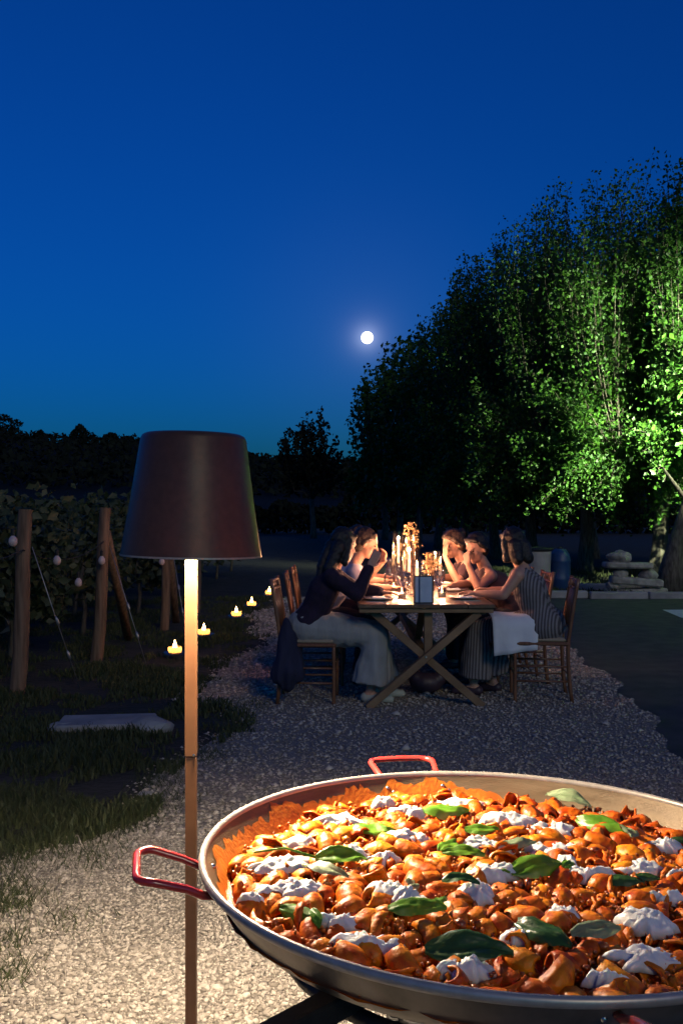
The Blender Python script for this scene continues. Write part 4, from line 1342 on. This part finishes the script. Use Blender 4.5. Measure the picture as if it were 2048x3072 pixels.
def person(lb, loc, rz, head, hf, arms, skin, hair, hairm, top, sleeve, bottom, botm, shoe, legx=0.0, hup=(0, 0, 1), neckline=.0):
    """everything local: x forward, y to the person's left, origin on the ground under the seat"""
    rt = empty('person', (loc[0], loc[1], 0), rz); tag(rt, lb, 'person', 'guests at the table')
    Hc = Vector(head)
    Rh = frame(hf, hup)
    def hp(x, y, z): return Hc + Rh @ Vector((x, y, z))
    pel = Vector((-.03, 0, .56))
    neck = hp(-.035, 0, -.13)
    nb = neck + Vector((-.035, 0, -.06))
    chest = pel.lerp(nb, .66); waist = pel.lerp(nb, .30)
    sh = {s: nb + Vector((.0, s * .165, -.045)) for s in (-1, 1)}
    b = MB()
    for s in (-1, 1):
        b.capsule(pel + Vector((0, s * .065, 0)), .115, waist + Vector((0, s * .045, 0)), .092)
        b.capsule(waist + Vector((0, s * .045, 0)), .092, chest + Vector((0, s * .06, 0)), .100)
        b.capsule(chest + Vector((0, s * .06, 0)), .100, nb + Vector((0, s * .06, -.06)), .075)
        b.capsule(nb + Vector((0, s * .03, -.01)), .050, sh[s], .052)
    b.capsule(nb, .055, hp(-.012, 0, -.06), .047)
    # head
    b.ball(hp(-.012, 0, .030), (.098, .078, .092), Rh, 18, 12)
    b.ball(hp(.026, 0, -.040), (.062, .058, .076), Rh, 16, 10)
    b.ball(hp(.060, 0, -.098), (.022, .024, .018), Rh, 10, 8)
    b.capsule(hp(.084, 0, .012), .0085, hp(.108, 0, -.026), .0125, 8)
    b.capsule(hp(.078, -.030, .026), .012, hp(.078, .030, .026), .012, 8)
    for s in (-1, 1):
        b.ball(hp(.056, s * .036, -.022), (.024, .022, .024), Rh, 10, 8)
        b.ball(hp(-.008, s * .080, -.008), (.017, .009, .030), Rh, 10, 8)
    b.ball(hp(.083, 0, -.056), (.010, .024, .0075), Rh, 10, 6)
    b.ball(hp(.080, 0, -.070), (.010, .020, .0070), Rh, 10, 6)
    # arms
    segs = {}
    for s in (-1, 1):
        el, wr, hd, hn, cu = arms[s]
        el, wr = Vector(el), Vector(wr)
        segs[s] = (sh[s], el, wr)
        b.capsule(sh[s], .049, sh[s].lerp(el, .4), .044).capsule(sh[s].lerp(el, .4), .044, el, .035)
        b.capsule(el, .036, el.lerp(wr, .35), .037).capsule(el.lerp(wr, .35), .037, wr, .024)
        add_hand(b, wr, hd, hn, s, cu)
    # legs
    lg = {}
    for s in (-1, 1):
        hip = pel + Vector((.02, s * .085, -.01)); kn = Vector((.40 + legx, s * .10, .50)); an = Vector((.36 + legx * 1.2 + .05 * s, s * .095, .085))
        lg[s] = (hip, kn, an)
        b.capsule(hip, .090, kn, .058).capsule(kn, .056, kn.lerp(an, .35), .054).capsule(kn.lerp(an, .35), .054, an, .034)
        b.capsule(an + Vector((-.02, 0, -.03)), .036, an + Vector((.13, s * .02, -.052)), .027)
    body = remeshed(b, .0084, 2)
    link('body', body, skin, rt)
    for s in (-1, 1):
        MB().ball(hp(.0785, s * .030, .002), (.0105, .0105, .0085), Rh, 10, 8).build('eye', M['eye'], rt, smooth=True)
        MB().capsule(hp(.090, s * .019, .020), .0035, hp(.080, s * .044, .022), .003, 6).build('eyebrow', hairm, rt, smooth=True)
        an = lg[s][2]
        sm = MB().capsule(an + Vector((-.035, 0, -.045)), .040, an + Vector((.06, s * .01, -.050)), .040).capsule(an + Vector((.06, s * .01, -.05)), .040, an + Vector((.145, s * .022, -.058)), .030)
        sm.v = [(x, y, max(z, .006)) for (x, y, z) in sm.v]
        sm.build('shoe', shoe, rt, smooth=True)
    # hair
    h = MB()
    h.ball(hp(-.026, 0, .046), (.100, .088, .096), Rh, 20, 12)
    h.ball(hp(-.052, 0, -.005), (.070, .084, .090), Rh, 18, 10)
    h.capsule(hp(.050, -.045, .088), .022, hp(.050, .045, .088), .022, 10)
    if hair == 'bob':
        for s in (-1, 1):
            h.capsule(hp(-.01, s * .078, .03), .026, hp(-.012, s * .088, -.115), .032)
        h.capsule(hp(-.075, -.04, -.02), .055, hp(-.085, -.05, -.125), .050).capsule(hp(-.075, .04, -.02), .055, hp(-.085, .05, -.125), .050)
    elif hair == 'long':
        for s in (-1, 1):
            h.capsule(hp(-.01, s * .078, .03), .024, hp(-.030, s * .092, -.13), .030)
            h.capsule(hp(-.080, s * .045, -.02), .052, hp(-.120, s * .050, -.20), .046)
            h.capsule(hp(-.120, s * .050, -.20), .046, hp(-.135, s * .045, -.30), .022)
    elif hair == 'bun':
        h.ball(hp(-.115, 0, .070), (.045, .05, .045), Rh)
        for s in (-1, 1): h.capsule(hp(.02, s * .076, .04), .014, hp(-.03, s * .082, -.02), .02)
    else:
        for s in (-1, 1): h.capsule(hp(.02, s * .074, .05), .016, hp(-.02, s * .080, .0), .018)
    hm = remeshed(h, .0075, 2)
    puff(hm, lambda c: .006 * noise.noise(c * 28) + .004 * noise.noise(c * 70))
    link('hair', hm, hairm, rt)
    # top
    t = MB()
    g = .014
    for s in (-1, 1):
        t.capsule(pel + Vector((0, s * .068, .03)), .118 + g, waist + Vector((0, s * .048, 0)), .094 + g)
        t.capsule(waist + Vector((0, s * .048, 0)), .094 + g, chest + Vector((0, s * .062, 0)), .102 + g)
        t.capsule(chest + Vector((0, s * .062, 0)), .102 + g, nb + Vector((0, s * .065, -.065)), .076 + g)
        t.capsule(nb + Vector((0, s * .05, -.030)), .046 + g * .6, sh[s] + Vector((0, -s * .03, 0)), .048 + g * .6)
        A, B, C_ = segs[s]
        if sleeve == 'short': t.capsule(A, .052 + g, A.lerp(B, .48), .049 + g)
        if sleeve == 'long': t.capsule(A, .052 + g, B, .042 + g).capsule(B, .042 + g, B.lerp(C_, .88), .030 + g)
    tmsh = remeshed(t, .010, 3)
    puff(tmsh, lambda c: .006 * noise.noise(c * 11) + .004 * noise.noise(c * 24))
    link('top' if bottom != 'dress' else 'dress_bodice', tmsh, top, rt)
    # lower garment
    k = MB()
    if bottom in ('skirt', 'dress'):
        for s in (-1, 1):
            hip, kn, an = lg[s]
            k.capsule(pel + Vector((-.02, s * .06, .0)), .145, kn + Vector((-.02, 0, -.005)), .092)
            hem = an + Vector((-.01, s * .02, .06))
            k.tube([kn + Vector((-.02, 0, -.005)), kn.lerp(hem, .5) + Vector((-.015, 0, 0)), hem], [.092, .108, .135], 18)
        k.capsule(pel, .15, (lg[1][1] + lg[-1][1]) / 2 + Vector((-.03, 0, 0)), .085)
        mid = (lg[1][1] + lg[-1][1]) / 2; mh = (lg[1][2] + lg[-1][2]) / 2 + Vector((0, 0, .06))
        k.tube([mid, mh], [.09, .13], 18)
        k.capsule(pel, .150, waist.lerp(pel, .3), .125)
    else:
        for s in (-1, 1):
            hip, kn, an = lg[s]
            k.capsule(hip, .108, kn, .076).capsule(kn, .076, an + Vector((0, 0, .05)), .062)
        k.capsule(pel, .142, pel + Vector((0, 0, .05)), .135)
    kmsh = remeshed(k, .011, 4)
    puff(kmsh, lambda c: (.010 * noise.noise((c.x * 16, c.y * 22, c.z * 3)) + .006 * noise.noise(c * 12)) * (1.5 if c.z < .45 else .8))
    link({'skirt': 'skirt', 'dress': 'dress_skirt'}.get(bottom, 'trousers'), kmsh, botm, rt)
    return rt

X_ = Vector
# left side: face +x. arms are given as elbow, wrist, hand direction, palm normal, finger curl
person('guest with long dark hair in a dark violet top and pale grey skirt', (-.215, 7.30), 0, (.235, 0, 1.165), (1, .75, -.32),
       {-1: ((.330, -.20, .815), (.425, -.13, 1.015), (.45, .25, .8), (-.4, .9, 0), .35), 1: ((.31, .24, .83), (.53, .16, .800), (1, -.25, 0), (0, 0, -1), .3)},
       M['skin'], 'long', M['hair_black'], M['top_dark'], 'long', 'skirt', M['skirt_grey'], M['shoe_pale'], .10)
person('short-haired guest in a lilac shirt leaning over the table with face lit orange', (-.18, 8.06), 0, (.385, 0, 1.155), (1, -.10, -.30),
       {-1: ((.36, -.25, .815), (.58, -.14, .80), (1, .3, .05), (0, 0, -1), .4), 1: ((.36, .24, .82), (.52, .10, .99), (.2, -.3, .9), (-.6, -.4, 0), .7)},
       M['skin2'], 'short', M['hair_brown'], M['shirt_lilac'], 'short', 'trousers', M['trouser'], M['shoe'], .02)
person('guest in a pink top at the far end on the lilac-shirted guest\'s side', (-.16, 8.84), 0, (.33, .02, 1.16), (1, -.05, -.22),
       {-1: ((.34, -.25, .815), (.57, -.16, .80), (1, .2, .05), (0, 0, -1), .4), 1: ((.36, .25, .82), (.58, .18, .81), (1, -.3, .1), (0, 0, -1), .5)},
       M['skin'], 'bob', M['hair_black'], M['top_pink'], 'short', 'trousers', M['trouser'], M['shoe'], .02)
# right side: face -x (turned by pi)
person('guest with a black bob in a grey striped dress seen from behind, napkin on lap', (1.50, 7.38), PI - .42, (.200, .0, 1.165), (1, -.75, -.34),
       {1: ((.20, .265, .80), (.43, .20, .80), (1, -.2, .1), (0, 0, -1), .5), -1: ((.19, -.27, .79), (.42, -.20, .80), (1, .25, .1), (0, 0, -1), .5)},
       M['skin'], 'bob', M['hair_black'], M['dress'], 'none', 'dress', M['dress'], M['shoe'], .06)
person('guest with dark hair and bare arms resting chin on hand, elbow on the table', (1.45, 8.12), PI + .12, (.335, .03, 1.115), (.9, .62, -.30),
       {1: ((.37, .23, .805), (.43, .13, .985), (.05, -.35, .9), (-.7, -.4, 0), .9), -1: ((.33, -.25, .805), (.52, -.10, .80), (.8, .6, 0), (0, 0, -1), .4)},
       M['skin'], 'short', M['hair_black'], M['top_plum'], 'none', 'trousers', M['trouser'], M['shoe'], .02)
person('guest at the far end shading the face with a raised hand, elbow on the table', (1.44, 8.86), PI + .05, (.42, .0, 1.125), (.95, .45, -.34),
       {1: ((.42, .23, .805), (.515, .13, 1.015), (-.1, -.35, .93), (-.8, -.4, 0), .4), -1: ((.38, -.25, .805), (.58, -.14, .80), (1, .4, 0), (0, 0, -1), .4)},
       M['skin2'], 'bun', M['hair_brown'], M['top_plum'], 'short', 'trousers', M['trouser'], M['shoe'], .02)

# napkin over the near guest's lap
mb = MB(); P = []
nu, nv = 16, 14
for i in range(nu):
    u = i / (nu - 1)
    for j in range(nv):
        v = j / (nv - 1)
        X = 1.475 - .36 * u - .02 * v * (1 - 2 * u)
        s_ = v * .42
        # over the thigh, then down its near side
        if s_ < .16: Y, Z = 7.40 - s_, .655 + .004 * math.sin(u * 9) - .10 * s_ * s_
        else: Y, Z = 7.24 - .045 * math.sin(min((s_ - .16) / .06, 1) * PI / 2) - .012 * math.sin(u * 11 + 1) * (s_ - .16) * 4, .650 - (s_ - .16) * .98
        Z -= .05 * u * v
        P.append((X, Y, Z))
mb.grid(P, nu, nv)
o = mb.build('lap_napkin', M['napkin'], smooth=True); tag(o, 'white cloth napkin draped over the lap of the guest in stripes', 'napkin')
sm_ = o.modifiers.new('solid', 'SOLIDIFY'); sm_.thickness = .002

# navy jacket on the near chair, pink phone, dark bag under the table
j = MB()
j.capsule((-.40, 7.13, .60), .035, (-.40, 7.13, .50), .055).capsule((-.40, 7.13, .50), .055, (-.43, 7.12, .22), .090).capsule((-.36, 7.15, .50), .05, (-.35, 7.13, .24), .085).capsule((-.40, 7.10, .24), .08, (-.40, 7.10, .16), .06)
jm = remeshed(j, .010, 2)
puff(jm, lambda c: .016 * noise.noise((c.x * 28, c.y * 28, c.z * 3)))
tag(link('jacket', jm, M['jacket']), 'dark navy jacket hanging in folds from the back of a chair', 'jacket')
tag(MB().box((0, 0, 0), (.046, .010, .095), None, .004).build('phone', M['pinkphone'], loc=(-.262, 7.135, .575), rot=(.0, .03, 0)), 'pink phone sticking out of a back pocket', 'phone')
bg = MB().ball((.66, 7.55, .085), (.13, .09, .085)).ball((.58, 7.55, .12), (.06, .06, .06)).ball((.76, 7.55, .12), (.06, .06, .06))
tag(link('bag', remeshed(bg, .010, 4), M['shoe']), 'dark plum bag lying on the gravel under the table', 'bag')

# ------------------------------------------------------------------ laid table
def glass_wine(c, lb):
    rt = empty('wine_glass', c); tag(rt, lb, 'wine glass', 'wine glasses on the table')
    MB().lathe([(.034, 0), (.034, .002), (.006, .006), (.004, .012), (.004, .085), (.012, .095), (.034, .125), (.040, .155), (.037, .19), (.032, .215)], 20, caps=False).build('bowl', M['glass'], rt, smooth=True)
    return rt
def plate(c, lb):
    rt = empty('dinner_plate', c); tag(rt, lb, 'plate', 'plates on the table')
    MB().lathe([(.07, 0), (.085, .002), (.125, .016), (.128, .019), (.085, .007), (.002, .006)], 32).build('plate', M['plate'], rt, smooth=True)
    MB().box((0, 0, .016), (.10, .17, .012), None, .004).build('folded_napkin', M['napkin'], rt)
    return rt
def cutlery(c, rz, nm):
    mb = MB()
    mb.bar((0, -.10, .002), (0, .03, .002), .010, .003)
    if nm == 'knife': mb.bar((0, .03, .002), (0, .11, .002), .016, .002)
    else:
        mb.bar((0, .03, .002), (0, .06, .003), .022, .003)
        for k in (-1, 0, 1): mb.bar((k * .007, .06, .003), (k * .007, .10, .005), .004, .002)
    o = mb.build(nm, M['silver'], loc=c, rot=(0, 0, rz)); return o
seats = [(1, 7.30, 'before the guest in the pale skirt'), (1, 8.06, 'before the guest in the lilac shirt'), (1, 8.84, 'before the guest in the pink top'), (1, 9.5, 'at the empty place past the pink top'),
         (-1, 7.38, 'before the guest in the striped dress'), (-1, 8.12, 'before the guest resting chin on hand'), (-1, 8.86, 'before the guest shading the face'), (-1, 9.5, 'at the empty place past the guest shading the face')]
for k, (s, y, who) in enumerate(seats):
    x = TX - s * .33
    plate((x, y, TZ), 'white plate with a folded napkin ' + who)
    a = PI / 2 if s < 0 else -PI / 2
    for dy, nm in ((-.16, 'knife' if s > 0 else 'fork'), (.16, 'fork' if s > 0 else 'knife')):
        tag(cutlery((x, y + dy, TZ), a, nm), 'steel %s laid on the table %s' % (nm, who), nm, 'cutlery on the table')
    glass_wine((TX - s * .15, y + .10, TZ), 'clear stemmed wine glass ' + who)
    glass_wine((TX - s * .13, y - .02, TZ), 'clear stemmed wine glass ' + who)
def tall_candle(c, hgt, lb, glass=True):
    rt = empty('candle_holder', c); tag(rt, lb, 'candle', 'candles on the table')
    MB().lathe([(.035, 0), (.036, .006), (.012, .014), (.008, .03), (.008, hgt * .45), (.016, hgt * .47), (.016, hgt * .49), (.011, hgt * .49)], 18).build('stem', M['glass'], rt, smooth=True)
    MB().lathe([(.013, hgt * .47), (.0125, hgt * .86), (.004, hgt * .862)], 14).build('candle', M['wax'], rt, smooth=True, angle=40)
    MB().lathe([(.001, hgt * .865), (.006, hgt * .865 + .012), (.0065, hgt * .865 + .02), (.001, hgt * .865 + .052)], 10).build('flame', M['flame'], rt, smooth=True)
    if glass:
        MB().lathe([(.045, .004), (.046, hgt * .6), (.044, hgt * 1.05)], 24, caps=False).build('glass_chimney', M['glass'], rt, smooth=True)
    point_light('candle_light', (c[0], c[1], c[2] + hgt * .865 + .03), TABLE_CANDLE_W * (1 if glass else .6), (1.0, .46, .25), .012)
for (px, Y, h_, lb) in ((1194, 8.35, .47, 'tall taper candle in a glass chimney beside the dried stalks'), (1226, 7.75, .38, 'shorter taper candle in a glass chimney near the card stand'),
                        (1240, 9.2, .44, 'taper candle in a glass chimney at the far end of the table'), (1305, 8.55, .30, 'low taper candle in a glass chimney beside the dried flowers')):
    tall_candle(((px - 1024) / F * Y, Y, TZ), h_, lb)
for (px, Y, h_, lb) in ((1180, 8.55, .40, 'added bare taper candle beside the tallest glass chimney'), (1212, 8.1, .33, 'added bare taper candle in front of the dried grass stalks'),
                        (1218, 9.5, .42, 'added bare taper candle past the vase of pale dried flowers'), (1250, 7.55, .27, 'short added bare taper candle right behind the card stand'),
                        (1320, 8.3, .26, 'short added bare taper candle near the guest resting chin on hand')):
    tall_candle(((px - 1024) / F * Y, Y, TZ), h_, lb, False)  # bare candles and their lights added to brighten the table centre
# water carafes
for (px, Y, lb) in ((1168, 8.45, 'clear glass carafe near the lilac-shirted guest'), (1318, 8.95, 'clear glass carafe near the guest shading the face')):
    rt = empty('carafe', ((px - 1024) / F * Y, Y, TZ)); tag(rt, lb, 'carafe')
    MB().lathe([(.04, 0), (.05, .01), (.052, .09), (.03, .16), (.022, .20), (.030, .25)], 20, caps=False).build('carafe_body', M['glass'], rt, smooth=True)
for k, (px, Y) in enumerate(((1205, 7.45), (1265, 8.0), (1215, 8.7), (1325, 7.5), (1290, 9.0), (1180, 7.95))):
    c = Vector(((px - 1024) / F * Y, Y, TZ))
    rt = empty('votive', c); tag(rt, 'small glass votive with a burning candle on the tabletop', 'candle', 'votives on the table')
    MB().lathe([(.028, 0), (.030, .004), (.036, .075), (.034, .075), (.028, .008)], 18, caps=False).build('cup', M['glass'], rt, smooth=True)
    MB().lathe([(.024, .006), (.026, .04), (.003, .041)], 14).build('wax', M['wax'], rt, smooth=True)
    MB().lathe([(.001, .042), (.006, .052), (.001, .082)], 8).build('flame', M['flame'], rt, smooth=True)
    point_light('votive_light', (c.x, c.y, TZ + .066), TABLE_CANDLE_W * .55, (1.0, .46, .25), .010)
# vases of dried flowers
def vase(px, Y, hv, spread, n, lb, seed, tall):
    rr = random.Random(seed)
    c = Vector(((px - 1024) / F * Y, Y, TZ))
    rt = empty('flower_vase', c); tag(rt, lb, 'vase')
    MB().lathe([(.03, 0), (.045, .01), (.05, hv * .4), (.03, hv * .8), (.034, hv), (.03, hv), (.026, hv * .8), (.044, hv * .4), (.035, .015)], 20, caps=False).build('vase', M['glass'], rt, smooth=True)
    P = []
    for k in range(n):
        a = rr.uniform(0, 2 * PI); L = rr.uniform(.6, 1.0) * tall
        e = Vector((math.cos(a) * spread * rr.random(), math.sin(a) * spread * rr.random(), hv * .7 + L))
        MB().tube([(0, 0, .02), e * .5 + Vector((0, 0, .03)), e], [.002, .0018, .0012], 4).build('stalk', M['stalk'], rt)
        for i in range(26): P.append((e.x + rr.gauss(0, .016), e.y + rr.gauss(0, .016), e.z - rr.random() ** 2 * .11))
    tag(link('flower_heads', leaf_cloud('flower_heads', np.array(P), .020, seed), M['dry'], rt), kind='stuff')
vase(1287, 8.05, .16, .10, 14, 'glass vase with a bushy bunch of yellow dried flowers', 4, .22)
vase(1236, 8.35, .20, .07, 9, 'glass vase with tall thin dried grass stalks', 5, .44)
vase(1210, 9.25, .16, .10, 10, 'glass vase of pale dried flowers at the far table end', 6, .24)
# card stand with a thin rod
c = Vector(((1270 - 1024) / F * 7.02, 7.02, TZ))
rt = empty('card_stand', c); tag(rt, 'framed grey-blue card with a thin tall rod standing on the table end', 'card stand')
fr_ = MB()
for (a, b_) in (((-.066, 0, .0), (-.066, 0, .20)), ((.066, 0, .0), (.066, 0, .20)), ((-.066, 0, .197), (.066, 0, .197)), ((-.066, 0, .003), (.066, 0, .003))):
    fr_.bar(a, b_, .008, .008)
for k, (a, b_) in enumerate((((-.066, 0, .0), (-.066, 0, .20)), ((.066, 0, .0), (.066, 0, .20)), ((-.061, 0, .197), (.061, 0, .197)), ((-.061, 0, .004), (.061, 0, .004)))):
    MB().bar(a, b_, .009, .008).build('frame_bar', M['cardframe'], rt)
MB().box((0, .001, .10), (.124, .003, .19)).build('card', M['card'], rt)
MB().tube([(-.03, -.012, 0), (-.03, -.012, .655)], .0032, 6).build('rod', M['cardframe'], rt)
MB().lathe([(.03, 0), (.03, .004), (.004, .006)], 16, (-.03, -.012, 0)).build('foot', M['cardframe'], rt)
